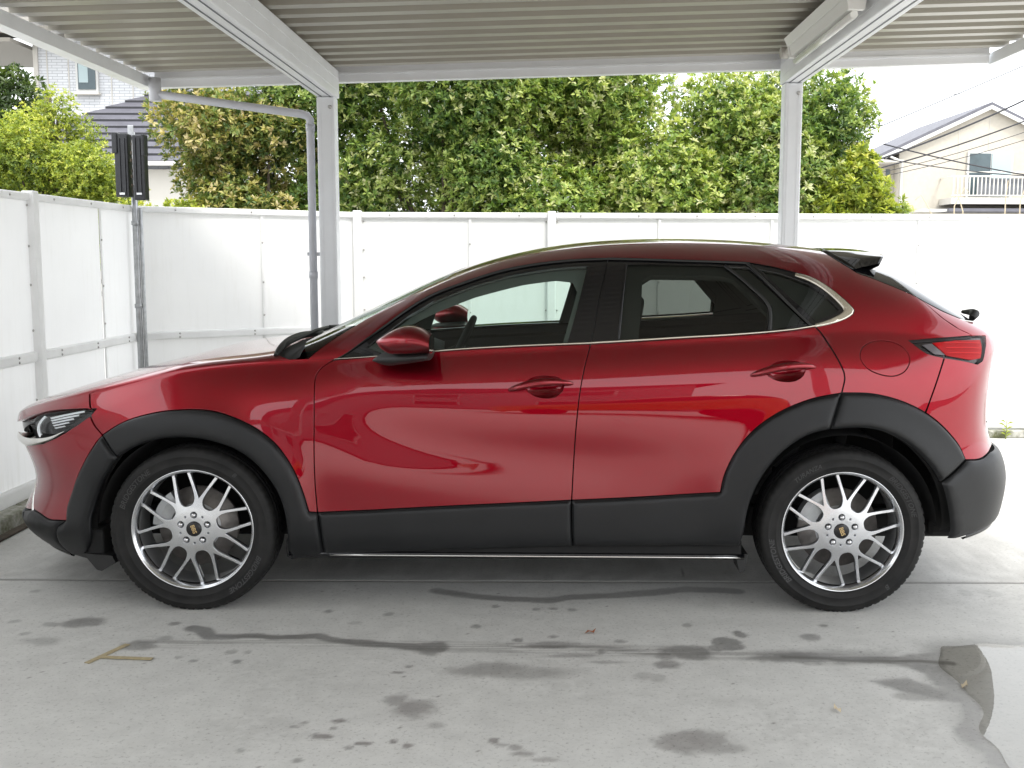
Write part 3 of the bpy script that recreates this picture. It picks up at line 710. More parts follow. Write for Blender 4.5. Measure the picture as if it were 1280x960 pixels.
rb('hand_rail', (16.05, 43.6, 4.66), (21.5, 43.66, 4.72), 'balc_rail'); rb('lower_rail', (16.05, 43.6, 3.92), (21.5, 43.65, 3.96), 'balc_rail'); rb('hand_rail', (16.6, 43.62, 4.84), (21.5, 43.66, 4.88), 'balc_rail')
rb('hand_rail', (16.05, 43.66, 4.66), (16.11, 44.98, 4.72), 'balc_rail')
bal = rb('baluster', (16.10, 43.61, 3.96), (16.135, 43.645, 4.66), 'balc_rail')
for k in range(1, 34):
    c = bal.copy(); link(c); c.parent = hr; c.location.x = bal.location.x + k * .16
rb('grey_panel', (17.1, 43.75, 3.95), (19.0, 43.80, 4.62), 'grey_sheet')
rb('lower_awning', (14.9, 43.6, 3.30), (15.9, 44.98, 3.40), 'win_frame')
rb('wall_joint', (16.75, 44.985, 3.4), (16.77, 44.996, 6.7), 'soffit'); rb('wall_joint', (17.98, 44.985, 5.8), (18.0, 44.996, 7.1), 'soffit')

# dry grass stalks over the fence in front of the beige house
for k, (x, z, dx) in enumerate(((7.42, 3.15, .18), (7.58, 3.05, -.12), (8.35, 3.28, .03), (8.62, 3.22, .10), (9.2, 3.1, .15), (7.0, 3.02, -.2))):
    st = empty('dry_stalk', (x, 20, 0)); tag(st, ('first', 'second', 'third', 'fourth', 'fifth', 'sixth')[(1, 2, 3, 4, 5, 0)[k]] + ' thin dry grass stalk from the left over the fence below the balcony', 'grass stalk', 'dry stalks above the right fence')
    MB().tube([(0, 0, 0), (0, 0, z - .35 - .4), (dx * .5, 0, z - .15 - .42), (dx, 0, z - .42), (dx * 1.5, 0, z - .10 - .42)], [.012, .012, .010, .008, .005], 5).build('stem', 'pale_leaf', st)

# ------------------------------------------------------------------ overhead wires and lamp arm
def wire(a, b, sag, r, label):
    a, b = Vector(a), Vector(b); pts = []
    for t in np.linspace(0, 1, 17): p = a.lerp(b, t); p.z -= sag * 4 * t * (1 - t); pts.append(p)
    o = MB().tube(pts, r, 5).build('overhead_wire', 'wire'); tag(o, label, 'wire', 'overhead wires at the right'); return o
wire((5.9, 25, 3.75), (14.5, 25, 7.45), .05, .012, 'uppermost slanting overhead wire crossing the white sky at the right edge')
wire((6.8, 25, 3.45), (13.5, 25, 6.50), .25, .022, 'thick overhead wire rising to the right across the beige gable')
wire((6.8, 25, 3.30), (13.5, 25, 5.75), .22, .018, 'overhead wire below the thick one, rising across the beige wall')
wire((6.8, 25, 3.22), (13.5, 25, 5.35), .20, .008, 'faint thin overhead wire across the middle of the beige wall')
wire((6.8, 25, 3.15), (13.5, 25, 5.1), .20, .008, 'lowest faint overhead wire rising across the beige wall')
wire((7.6, 25, 4.02), (13.0, 25, 3.05), .10, .016, 'overhead wire falling to the right in front of the balcony window')
wire((7.6, 25, 3.70), (13.0, 25, 3.25), .12, .012, 'second falling overhead wire just above the balcony rail')
wire((4.0, 60, 10.4), (40, 60, 10.55), .2, .02, 'faint level wire high in the sky right of the carport post')
la = empty('street_lamp', (1.60, 14, 0)); tag(la, 'sloping dark lamp arm on a grey pole, rising above the trees', 'street lamp')
MB().tube([(0, .05, 0), (0, .05, 3.95)], .045, 10).build('pole', 'galv', la)
MB().beam((-.86, 0, 3.47), (-.04, 0, 3.68), .10, .035, .008).build('lamp_arm', 'wire', la)

# ------------------------------------------------------------------ small things on the ground
tp = empty('tape_mark', (-1.60, 3.76, 0)); tag(tp, 'tan tape T mark stuck on the concrete in front of the front wheel', 'tape')
MB().beam((-.045, -.045, .003), (.028, .145, .003), .022, .002).build('tape_strip', 'tape', tp)
MB().beam((-.025, .012, .0045), (.175, -.006, .0045), .022, .002).build('tape_strip', 'tape', tp)
def fallen(x, y, s, mat, label, rz):
    o = MB().add([(-s, 0, .004), (-.3*s, .45*s, .012), (.5*s, .35*s, .006), (s, 0, .02), (.4*s, -.4*s, .005), (-.4*s, -.4*s, .014)], [(0, 1, 5), (1, 2, 4, 5), (2, 3, 4)]).build('fallen_leaf', mat)
    o.location = (x, y, 0); o.rotation_euler.z = rz; tag(o, label, 'leaf', 'fallen leaves on the concrete'); return o
fallen(.168, 4.045, .024, 'dry_leaf', 'small rust-red fallen leaf on the concrete near the middle', .4)
fallen(.935, 3.33, .02, 'pale_leaf', 'small pale dry leaf on the concrete right of centre', 1.9)
fallen(1.42, 3.53, .022, 'pale_leaf', 'pale scrap of leaf lying in the puddle at the right', .9)
wd = empty('weed', (3.70, 8.62, 0)); tag(wd, 'small green weed growing at the foot of the back fence, right edge', 'weed')
g = np.random.default_rng(5)
wd.scale = (.7, .7, .7)
MB().tube([(0, 0, 0), (.01, 0, .10), (0, 0, .22)], [.006, .005, .003], 6).build('stem', 'leaf_yellow', wd)
for k in range(9):
    a = g.uniform(0, 6.28); h = .03 + .02 * k; l = g.uniform(.05, .10); d = Vector((math.cos(a), math.sin(a) * .6, .35)).normalized(); s_ = Vector((-d.y, d.x, 0)) * .014
    b0 = Vector((0, 0, h)); MB().add([b0, b0 + d * l * .5 + s_ + Vector((0, 0, .02)), b0 + d * l, b0 + d * l * .5 - s_ + Vector((0, 0, .02))], [(0, 1, 2), (0, 2, 3)]).build('leaf', 'leaf_yellow', wd)
for o in wd.children:
    at = o.data.attributes.new('tint', 'FLOAT', 'FACE'); at.data.foreach_set('value', np.full(len(o.data.polygons), .6, np.float32))

# ------------------------------------------------------------------ across the street (mirrored in the paint)
ho = empty('house', (-1, -13, 0)); tag(ho, 'grey house across the street behind the viewer, mirrored in the car doors', 'house')
def HO(o): o.location = (1, 10, 0); return o
HO(B('wall', (-9, -17, 0), (2.5, -11, 5.2), 'grey_house', ho, 0))
HO(MB().prism([(-9.5, 5.2), (3.0, 5.2), (-3.2, 7.0)], -17.4, -10.6, 'y').build('roof', 'roof_slate', ho))
for x in (-7.5, -4.0, -0.5):
    for z in (.9, 3.4):
        HO(B('window', (x, -10.996, z), (x + 1.6, -10.93, z + 1.2), 'win_frame', ho, 0)); HO(B('pane', (x + .08, -10.928, z + .08), (x + 1.52, -10.91, z + 1.12), 'win_glass', ho, 0))

# ================================================================== the red car
# ---- car body surface: half-shell F(s, q) in car coordinates (x forward is -x, y out, z up) ----
def _tab(pts):
    xs = np.array([p[0] for p in pts], float); ys = np.array([p[1] for p in pts], float)
    h = np.diff(xs); d = np.diff(ys) / h; n = len(xs)
    # natural cubic spline second derivatives
    A = np.zeros((n, n)); r = np.zeros(n); A[0, 0] = A[-1, -1] = 1
    for i in range(1, n - 1):
        A[i, i-1] = h[i-1]; A[i, i] = 2 * (h[i-1] + h[i]); A[i, i+1] = h[i]; r[i] = 6 * (d[i] - d[i-1])
    M = np.linalg.solve(A, r)
    def f(x):
        x = np.clip(np.asarray(x, float), xs[0], xs[-1])
        i = np.clip(np.searchsorted(xs, x) - 1, 0, n - 2)
        t = x - xs[i]; hi = h[i]
        return ys[i] + t * (d[i] - hi * (2 * M[i] + M[i+1]) / 6) + t * t * M[i] / 2 + t**3 * (M[i+1] - M[i]) / (6 * hi)
    return f
WX = 1.3275; WZ = 0.337            # wheel centres
XF, XR, AF, AR = -1.40, 1.40, 0.86, 0.74
T_belt = _tab([(-2.74,.71),(-2.5,.722),(-2.25,.762),(-2.1,.806),(-1.9,.870),(-1.68,.922),(-1.32,.988),(-.96,1.020),(-.757,1.030),(-.25,1.063),
               (.317,1.092),(.71,1.115),(1.065,1.138),(1.25,1.152),(1.45,1.156),(1.75,1.142),(2.1,1.126),(2.5,1.118)])
T_top = _tab([(-2.74,.745),(-2.5,.768),(-2.25,.820),(-2.0,.895),(-1.7,.968),(-1.34,1.033),(-1.1,1.058),(-.95,1.090),(-.8,1.155),(-.5,1.300),(-.265,1.400),
              (-.02,1.472),(.25,1.517),(.6,1.538),(1.0,1.530),(1.3,1.502),(1.6,1.462),(2.0,1.43),(2.5,1.42)])
T_wmax = _tab([(-2.4,.845),(-1.7,.862),(-1.0,.872),(0,.876),(.8,.878),(1.3,.880),(1.8,.862),(2.3,.84)])
T_shin = _tab([(-2.4,.05),(-1.9,.085),(-1.4,.115),(-1.0,.105),(-.7,.085),(0,.078),(.7,.078),(1.2,.085),(1.5,.10),(2.2,.09)])  # shoulder inset
T_tumb = _tab([(-2.4,.2),(-1.2,.2),(-.8,.32),(-.2,.34),(.6,.34),(1.2,.36),(1.6,.42),(2.4,.42)])
T_capn = _tab([(-2.5,2.2),(-1.4,2.4),(-1.0,2.7),(-.7,3.2),(0,3.4),(.9,3.4),(1.4,3.2),(2.4,3.0)])
T_nose = _tab([(.13,-2.06),(.19,-2.16),(.25,-2.25),(.31,-2.285),(.36,-2.268),(.43,-2.230),(.52,-2.226),(.62,-2.270),(.68,-2.30),(.74,-2.308),(.79,-2.27),(.86,-2.16),(1.0,-2.0)])
T_tail = _tab([(.15,1.90),(.25,1.99),(.32,2.085),(.40,2.125),(.54,2.135),(.60,2.115),(.68,2.075),(.78,2.055),(.9,2.06),(1.02,2.085),(1.10,2.10),(1.14,2.075),(1.20,1.97),(1.30,1.80),(1.40,1.665),(1.5,1.56)])
NF, NR = 2.6, 3.7
QC = 0.60
def _sm(t):
    t = np.clip(t, 0, 1); return t * t * (3 - 2 * t)
def w_side(x, z, zs):
    h = np.maximum(zs - z, 0)
    w = T_wmax(x) - T_shin(x) * np.exp(-(h / .115)**1.25)
    # diagonal hollow sweeping back and down over the doors
    zv = .60 + .25 * np.exp(-np.clip(x + .80, -.3, 3) / .45)
    win = _sm((x + 1.05) / .6) * (1 - _sm((x - .25) / .75))
    w = w - .015 * win * np.exp(-((z - zv) / .135)**2)
    w = w - .006 * _sm((.62 - z) / .2)
    # flared arches
    for cx in (-WX, WX):
        r = np.hypot((x - cx), (z - WZ) * 1.0)
        w = w + .020 * np.exp(-((r - .44) / .075)**2) * _sm((z - .2) / .2)
    w = w - .075 * _sm((.34 - z) / .22)**1.4
    return w
def F(s, q):
    s = np.asarray(s, float); q = np.asarray(q, float); s, q = np.broadcast_arrays(s, q)
    zs = T_belt(s); zt = T_top(s)
    low = q < 0
    ph = np.clip(q / QC, 0, np.pi / 2); c, sn = np.cos(ph), np.sin(ph)
    n = T_capn(s); den = (c**n + sn**n)**(1 / n)
    z = np.where(low, zs + q, zs + (zt - zs) * sn / den)
    pf = np.clip((XF - s) / AF, 0, np.pi / 2); pr = np.clip((s - XR) / AR, 0, np.pi / 2)
    front = s < XF; rear = s > XR
    p = np.where(front, pf, np.where(rear, pr, 0)); nn = np.where(front, NF, NR)
    dc = (np.cos(p)**nn + np.abs(np.sin(p))**nn)**(1 / nn)
    S = np.sin(p) / dc; C = np.cos(p) / dc
    x = np.where(front, XF - (XF - T_nose(z)) * S, np.where(rear, XR + (T_tail(z) - XR) * S, s))
    w = w_side(x, np.where(low, z, zs), zs)
    ycap = (w - T_tumb(x) * np.maximum(z - zs, 0)) * c / den
    y = np.where(low, w, ycap) * C
    return x, y, z
def FN(s, q, e=1e-3):
    s = np.asarray(s, float); q = np.asarray(q, float)
    a = np.stack(F(s + e, q), -1) - np.stack(F(s - e, q), -1)
    b = np.stack(F(s, q + e), -1) - np.stack(F(s, q - e), -1)
    n = np.cross(b, a); n = n * np.sign(n[..., 1:2] + 1e-9) if False else -np.cross(a, b)
    l = np.linalg.norm(n, axis=-1, keepdims=True)
    return n / np.maximum(l, 1e-12)

EDGE = {
    'crest': [(-1.845,-0.0103),(-1.7126,0.0729),(-1.5062,0.0933),(-1.3122,0.101),(-1.1569,0.146),(-1.0111,0.0939),(-0.9373,0.0595)],
    'crest_tail': [(-0.9373,0.0595),(-0.8771,0.036),(-0.8102,0.0131),(-0.7503,-0.0012)],
    'hood_lip': [(-2.17,-0.0478),(-2.0706,-0.0454),(-1.9869,-0.0479),(-1.8796,-0.0631),(-1.7719,-0.0797)],
    'hood_seam': [(-1.7719,-0.0797),(-1.845,-0.0103)],
    'lamp_tip': [(-1.744,-0.0861),(-1.7473,-0.1121)],
    'fend_bump': [(-1.7473,-0.1121),(-1.7109,-0.1561),(-1.6704,-0.2006)],
    'f_arch_front': [(-1.8668,-0.5266),(-1.8772,-0.4533),(-1.8406,-0.3739),(-1.7636,-0.2923),(-1.6704,-0.2006)],
    'f_arch_rear': [(-1.6704,-0.2006),(-1.5886,-0.1605),(-1.4703,-0.146),(-1.3244,-0.1552),(-1.2308,-0.1722),(-1.1288,-0.2128),(-1.0379,-0.2669),(-0.9674,-0.3321),(-0.9074,-0.426),(-0.871,-0.52),(-0.8475,-0.6076)],
    'f_in_front': [(-1.84,-0.7132),(-1.7492,-0.6209),(-1.7478,-0.5093),(-1.7135,-0.411),(-1.6122,-0.2988)],
    'f_in_rear': [(-1.6122,-0.2988),(-1.5184,-0.2656),(-1.4318,-0.2566),(-1.3118,-0.2714),(-1.2004,-0.3063),(-1.1003,-0.3597),(-1.012,-0.4538),(-0.9634,-0.5495),(-0.9404,-0.6539),(-0.9393,-0.741),(-0.9409,-0.8164)],
    'door_front': [(-0.7503,-0.0012),(-0.7949,-0.0246),(-0.8214,-0.0576),(-0.8242,-0.1073),(-0.8224,-0.2179),(-0.823,-0.4121),(-0.8196,-0.5276),(-0.8133,-0.614)],
    'clad_front': [(-0.8133,-0.614),(-0.8054,-0.6847),(-0.796,-0.7941)],
    'belt_f': [(-0.7503,-0.0012),(-0.5559,0.0037),(-0.2608,0.0127),(0.0076,0.0122),(0.2951,0.0087)],
    'belt_r': [(0.2951,0.0087),(0.4953,0.0102),(0.6771,0.0121),(0.8521,0.0126),(1.0224,0.0166),(1.1283,0.0223),(1.2072,0.0343)],
    'split_lo': [(0.2951,0.0087),(0.2704,-0.0783),(0.2509,-0.178),(0.2371,-0.3065),(0.2284,-0.4419),(0.2197,-0.6207)],
    'split_clad': [(0.2197,-0.6207),(0.2202,-0.7179),(0.2259,-0.8141)],
    'split_up': [(0.3746,0.4618),(0.3314,0.2467),(0.2951,0.0087)],
    'clad_top_f': [(-0.8133,-0.614),(-0.4786,-0.6179),(-0.1204,-0.6211),(0.2197,-0.6207)],
    'clad_top_r': [(0.2197,-0.6207),(0.4977,-0.6213),(0.8228,-0.6189)],
    'clad_bot_f': [(-0.796,-0.7941),(-0.286,-0.8066),(0.2259,-0.8141)],
    'clad_bot_r': [(0.2259,-0.8141),(0.5663,-0.8298),(0.9048,-0.846)],
    'dlo_a': [(-0.7503,-0.0012),(-0.7114,0.0638),(-0.6228,0.2131),(-0.4779,0.3719),(-0.3803,0.4319),(-0.2246,0.4573),(-0.0668,0.4769),(0.1457,0.4764),(0.3746,0.4618)],
    'dlo_b': [(0.3746,0.4618),(0.6461,0.4342),(0.8529,0.4234),(0.968,0.4197)],
    'dlo_c': [(0.968,0.4197),(1.0604,0.3991),(1.1495,0.3693)],
    'chrome_out': [(1.1495,0.3693),(1.2132,0.346),(1.2853,0.2807),(1.3568,0.1791),(1.3729,0.1421),(1.3665,0.1172),(1.3314,0.0812),(1.2704,0.0506),(1.2072,0.0343)],
    'chrome_in': [(1.1469,0.3519),(1.2032,0.3231),(1.2663,0.2598),(1.3256,0.1621),(1.3308,0.1382),(1.306,0.1086),(1.2581,0.0754),(1.2079,0.0552)],
    'rdoor_up': [(0.968,0.4197),(1.0821,0.2372),(1.2072,0.0343)],
    'rdoor_lo': [(1.2072,0.0343),(1.2512,-0.0416),(1.2846,-0.1023),(1.3109,-0.1629),(1.3137,-0.1851),(1.3005,-0.2435)],
    'rdoor_arch': [(1.3005,-0.2435),(1.2804,-0.3075),(1.2522,-0.3851)],
    'r_arch_a': [(0.8228,-0.6189),(0.8355,-0.5535),(0.8737,-0.4669),(0.9407,-0.3793),(1.0404,-0.3097),(1.169,-0.2631),(1.3005,-0.2435)],
    'r_arch_b': [(1.3005,-0.2435),(1.4354,-0.2501),(1.5713,-0.2784),(1.6821,-0.3253),(1.7607,-0.385),(1.813,-0.4509),(1.8254,-0.5076)],
    'r_in_a': [(0.9048,-0.846),(0.9205,-0.785),(0.9268,-0.7316),(0.9454,-0.6496),(0.9931,-0.5478),(1.0704,-0.4598),(1.1678,-0.4022),(1.2522,-0.3851)],
    'r_in_b': [(1.2522,-0.3851),(1.3889,-0.3846),(1.5008,-0.4057),(1.6105,-0.4618),(1.6811,-0.551),(1.7009,-0.5969)],
    'r_in_c': [(1.7009,-0.5969),(1.7213,-0.66),(1.7411,-0.7283),(1.7702,-0.8331)],
    'red_top': [(-0.8637,0.0293),(-0.8297,0.1709),(-0.7639,0.3183),(-0.6441,0.445),(-0.4781,0.5334),(-0.3329,0.5811),(-0.1799,0.5828),(0.036,0.5933),(0.2423,0.5852),(0.4518,0.5835),(0.6955,0.5813),(0.9395,0.5828),(1.1522,0.5943),(1.319,0.6072)],
    'rwin_side': [(1.319,0.6072),(1.3533,0.4985),(1.4157,0.421),(1.595,0.3948),(1.7476,0.3459),(1.8388,0.2872)],
    'gate_side': [(1.8388,0.2872),(1.8471,0.2255),(1.839,0.1216),(1.8495,0.0467),(1.8884,-0.0048)],
    'lamp_top': [(1.6026,-0.0363),(1.7045,-0.0233),(1.8221,-0.0109),(1.8884,-0.0048)],
    'tail_low': [(1.6026,-0.0363),(1.6621,-0.0782),(1.7358,-0.0936)],
    'bump_seam': [(1.7358,-0.0936),(1.7062,-0.1989),(1.6679,-0.3178)],
    'tail_low2': [(1.7358,-0.0936),(1.8217,-0.1036),(1.8933,-0.1161)],
    'tail_rear': [(1.8933,-0.1161),(1.9206,-0.1037),(1.9313,-0.0591),(1.9645,-0.0048)],
    'tail_top2': [(1.8884,-0.0048),(1.9645,-0.0048)],
    'clear_low': [(1.8254,-0.5076),(1.8567,-0.5089)],
    'r_black': [(1.8254,-0.5076),(1.8946,-0.5079),(1.9767,-0.4861)],
    'r_black_lead': [(1.8254,-0.5076),(1.7542,-0.5615),(1.7009,-0.5969)],
    'f_black': [(-1.8668,-0.5266),(-1.9234,-0.5165),(-1.9591,-0.5089),(-2.0409,-0.468),(-2.1118,-0.4405)],
    'f_lowseam': [(-1.8668,-0.5266),(-1.8788,-0.6098),(-2.0653,-0.6593)],
    'lamp_out': [(-2.0552,-0.0733),(-2.0215,-0.0562),(-1.9795,-0.0544),(-1.8569,-0.0691),(-1.744,-0.0861),(-1.7473,-0.1121),(-1.7816,-0.1395),(-1.8361,-0.1589),(-1.9139,-0.1557),(-1.9824,-0.1349),(-2.0444,-0.0953)],
    'lamp_lens': [(-1.9638,-0.0739),(-1.9509,-0.0639),(-1.8494,-0.0768),(-1.7673,-0.0852),(-1.7714,-0.1143),(-1.8097,-0.1363),(-1.872,-0.1476),(-1.9136,-0.146),(-1.9372,-0.1152)],
    'wing': [(-2.24,-0.1099),(-2.0952,-0.1484),(-1.9699,-0.1704),(-1.8979,-0.1719),(-1.8361,-0.1589)],
    'fuel': [(1.3805,-0.1048),(1.3925,-0.0676),(1.4374,-0.0442),(1.4911,-0.0386),(1.5471,-0.0492),(1.5826,-0.0788),(1.591,-0.1158),(1.5708,-0.1542),(1.5258,-0.1749),(1.4622,-0.1703),(1.4061,-0.1456)],
    'bowl_f': [(0.0286,-0.1493),(0.0413,-0.1246),(0.0735,-0.1119),(0.1187,-0.1107),(0.1606,-0.1188),(0.1832,-0.137),(0.1801,-0.1685),(0.1544,-0.1913),(0.1125,-0.1958),(0.0674,-0.1843)],
    'bowl_r': [(1.0027,-0.1459),(1.0195,-0.1172),(1.0522,-0.1038),(1.094,-0.1038),(1.1353,-0.1147),(1.1538,-0.135),(1.1467,-0.1628),(1.1176,-0.1811),(1.0759,-0.1827),(1.0312,-0.1699)],
    'glass_f': [(-0.5565,0.0408),(-0.6202,0.1249),(-0.5826,0.1922),(-0.4582,0.334),(-0.3632,0.3899),(-0.2187,0.4214),(-0.0584,0.4385),(0.1372,0.4393),(0.2854,0.4283),(0.2424,0.2216),(0.1995,0.0243),(-0.025,0.029),(-0.2855,0.0327)],
    'glass_r': [(0.4498,0.4172),(0.64,0.4055),(0.8561,0.3967),(0.9293,0.3041),(1.013,0.1754),(1.0115,0.0345),(0.8525,0.031),(0.6579,0.0269),(0.4094,0.0275),(0.4265,0.2357)],
    'glass_q': [(0.8795,0.3971),(0.9593,0.3944),(1.0567,0.2511),(1.1787,0.0629),(1.0343,0.0372),(1.0377,0.179),(0.9553,0.2998)],
    'glass_qq': [(1.0049,0.3865),(1.0854,0.3659),(1.1446,0.3349),(1.2008,0.3036),(1.258,0.2421),(1.3116,0.1512),(1.2968,0.1247),(1.2121,0.0783),(1.1506,0.1744)],
    'sensor_r': [(1.7852,-0.5893)],
    'far_f': [(-0.3575,-0.003),(0.1784,-0.0034),(0.2413,0.3052),(0.2231,0.3576),(0.1521,0.379),(0.017,0.38),(-0.1863,0.3583),(-0.3357,0.3239),(-0.4924,0.2568),(-0.53,-0.0003)],
    'far_r': [(0.4879,0.0045),(1.0275,-0.002),(1.0351,0.1115),(0.8911,0.3459),(0.8375,0.3632),(0.5484,0.3758),(0.5117,0.3442)],
}

S0, S1, QM = XF - AF * np.pi / 2, XR + AR * np.pi / 2, QC * np.pi / 2
CARX, CARY = -0.122, 5.175
# ---- materials
m = Mat('car_paint'); fl = m.node('ShaderNodeTexVoronoi'); fl.inputs['Scale'].default_value = 900; m.link(m.coord(), fl.inputs['Vector'])
m.col(m.ramp(fl.outputs['Distance'], [(0.0, (0.255, 0.0007, 0.009)), (1.0, (0.205, 0.0005, 0.007))]))
m.set(Metallic=1.0, Roughness=0.36, Coat_Weight=1.0, Coat_Roughness=0.006, Coat_IOR=1.52); M['car_paint'] = m.m
m = Mat('clad_plastic'); nf_ = m.noise(900, 2, .5)
m.col(m.ramp(m.noise(5, 4), [(0.3, (0.006, 0.0064, 0.0072)), (0.7, (0.0095, 0.010, 0.011))])); m.set(Roughness=0.42, Specular_IOR_Level=0.36).bump(nf_, 0.15, 0.0006); M['clad_plastic'] = m.m
simple('gloss_black', (0.006, 0.006, 0.007), 0.04)
simple('matt_black', (0.008, 0.008, 0.008), 0.9)
simple('seal', (0.012, 0.012, 0.012), 0.55)
simple('chrome', (0.80, 0.79, 0.76), 0.10, 1.0)
simple('satin_trim', (0.66, 0.62, 0.54), 0.22, 1.0)
simple('trim_dark', (0.018, 0.018, 0.019), 0.8)
simple('headliner', (0.085, 0.09, 0.085), 0.9)
simple('seat_cloth', (0.06, 0.06, 0.062), 0.85, var=0.2, vscale=60)
simple('rim_silver', (0.62, 0.63, 0.65), 0.25, 1.0)
simple('rim_lip', (0.68, 0.69, 0.705), 0.22, 1.0)
simple('rim_inner', (0.58, 0.585, 0.59), 0.42, 0.8)
simple('brake_iron', (0.26, 0.24, 0.225), 0.42, 0.9, var=0.15, vscale=40)
simple('caliper_grey', (0.34, 0.35, 0.355), 0.45, 0.6, var=0.1, vscale=30)
simple('nut_steel', (0.62, 0.62, 0.63), 0.2, 1.0)
simple('cap_black', (0.01, 0.01, 0.011), 0.25)
simple('gold_print', (0.62, 0.45, 0.22), 0.35, 0.8)
simple('tail_red', (0.42, 0.003, 0.006), 0.6, Specular_IOR_Level=0.08)
simple('tail_smoke', (0.10, 0.11, 0.12), 0.25)
simple('tail_clear', (0.60, 0.012, 0.014), 0.5, Specular_IOR_Level=0.1)
simple('lamp_chrome', (0.86, 0.88, 0.90), 0.4, 0.0)
simple('lamp_dark', (0.008, 0.008, 0.009), 0.25)
m = Mat('tyre_rubber'); m.col(m.ramp(m.noise(14, 5), [(0.3, (0.009, 0.009, 0.009)), (0.7, (0.019, 0.0185, 0.018))])); m.set(Roughness=0.62, Specular_IOR_Level=0.25).bump(m.noise(260, 3), 0.1, 0.0008); M['tyre_rubber'] = m.m
simple('tyre_print', (0.032, 0.032, 0.033), 0.45)
def glass_mat(name, col, ior=1.5, dark=0.0):
    m = Mat(name); g_ = m.node('ShaderNodeBsdfGlossy'); g_.inputs['Roughness'].default_value = 0.004; t_ = m.node('ShaderNodeBsdfTransparent'); t_.inputs['Color'].default_value = (*col, 1)
    f_ = m.fresnel(ior); x_ = m.node('ShaderNodeMixShader')
    m.link(f_, x_.inputs[0]); m.link(t_.outputs[0], x_.inputs[1]); m.link(g_.outputs[0], x_.inputs[2]); m.link(x_.outputs[0], m.out.inputs['Surface']); M[name] = m.m
glass_mat('glass_clear', (0.80, 0.90, 0.86)); glass_mat('glass_privacy', (0.36, 0.39, 0.37)); glass_mat('glass_lens', (0.95, 0.96, 0.97), 1.32); glass_mat('glass_tail', (1.0, 0.93, 0.93), 1.22); glass_mat('glass_red', (0.75, 0.05, 0.05), 1.5); glass_mat('glass_shield', (0.70, 0.80, 0.74))

car = empty('car', (CARX, CARY, 0)); tag(car, 'red compact crossover with black wheel arches, parked side-on under the carport', 'car')

# ---- panel builder: a 2-D outline laid on the body surface, with a folded edge
def spline(pts, step=.018):
    if len(pts) == 2:
        a, b = np.array(pts[0], float), np.array(pts[1], float); n = max(1, int(np.hypot(*(b - a)) / step)); return [tuple(a + (b - a) * t) for t in np.linspace(0, 1, n + 1)]
    P = [np.array(p, float) for p in pts]; P = [2 * P[0] - P[1]] + P + [2 * P[-1] - P[-2]]; out = []
    for i in range(1, len(P) - 2):
        p0, p1, p2, p3 = P[i-1:i+3]; n = max(1, int(np.hypot(*(p2 - p1)) / step))
        d0, d1, d2 = [max(1e-4, np.hypot(*(b - a))**.5) for a, b in ((p0, p1), (p1, p2), (p2, p3))]
        m1 = (p2 - p1 + d1 * ((p1 - p0) / d0 - (p2 - p0) / (d0 + d1))); m2 = (p2 - p1 + d1 * ((p3 - p2) / d2 - (p3 - p1) / (d1 + d2)))
        for t in np.linspace(0, 1, n, endpoint=False):
            out.append(tuple((2*t**3-3*t*t+1)*p1 + (t**3-2*t*t+t)*m1 + (-2*t**3+3*t*t)*p2 + (t**3-t*t)*m2))
    out.append(tuple(P[-2])); return out
def chain(*items): return loop(*items, close=False)
def loop(*items, close=True):
    out = []
    for it in items:
        if isinstance(it, str):
            pts = spline(EDGE[it.lstrip('-')])
            if it[0] == '-': pts = pts[::-1]
        else: pts = [it]
        for p in pts:
            if not out: out.append(tuple(p)); continue
            d = math.hypot(p[0] - out[-1][0], p[1] - out[-1][1])
            if d < 1e-5: continue
            if d > .03 and not isinstance(it, str): out += spline([out[-1], p])[1:]
            else: out.append(tuple(p))
    d = math.hypot(out[0][0] - out[-1][0], out[0][1] - out[-1][1])
    if not close: return out
    if d < 1e-5: out.pop()
    elif d > .03: out += spline([out[-1], out[0]])[1:-1]
    return out
def ring(name): 
    p = EDGE[name]; q = spline(list(p) + [p[0], p[1]], .012); n = len(q)
    k = max(i for i in range(n) if math.hypot(q[i][0] - p[0][0], q[i][1] - p[0][1]) < 1e-6); return q[:k]
def closed_smooth(p, step=.012):
    n = len(p); q = spline([p[-1]] + list(p) + [p[0], p[1]], step)
    a = min(range(len(q)), key=lambda i: math.hypot(q[i][0]-p[0][0], q[i][1]-p[0][1])); 
    b = max(i for i in range(len(q)) if math.hypot(q[i][0]-p[0][0], q[i][1]-p[0][1]) < 1e-6); return q[a:b]
def clean(poly):
    o = []
    for p in poly:
        if not o or math.hypot(p[0] - o[-1][0], p[1] - o[-1][1]) > 1.5e-3: o.append(p)
    if math.hypot(o[0][0] - o[-1][0], o[0][1] - o[-1][1]) < 1.5e-3: o.pop()
    return o
def area(p): return .5 * sum(p[i-1][0] * p[i][1] - p[i][0] * p[i-1][1] for i in range(len(p)))
def offset(poly, d, fixed=None):
    """move a counter-clockwise outline inwards by d"""
    P = np.array(poly); a = P - np.roll(P, 1, 0); b = np.roll(P, -1, 0) - P
    a /= np.maximum(np.linalg.norm(a, axis=1, keepdims=True), 1e-9); b /= np.maximum(np.linalg.norm(b, axis=1, keepdims=True), 1e-9)
    na = np.stack([-a[:, 1], a[:, 0]], 1); nb = np.stack([-b[:, 1], b[:, 0]], 1); n = na + nb; l = np.maximum((n * n).sum(1, keepdims=True), .5)
    Q = P + n * (2 * d / l)
    if fixed is not None: Q[fixed] = P[fixed]
    return Q
def surf(s, q, off=0.0):
    p = np.stack(F(s, q), -1); return p + FN(s, q) * np.asarray(off)[..., None] if np.ndim(off) else p + FN(s, q) * off
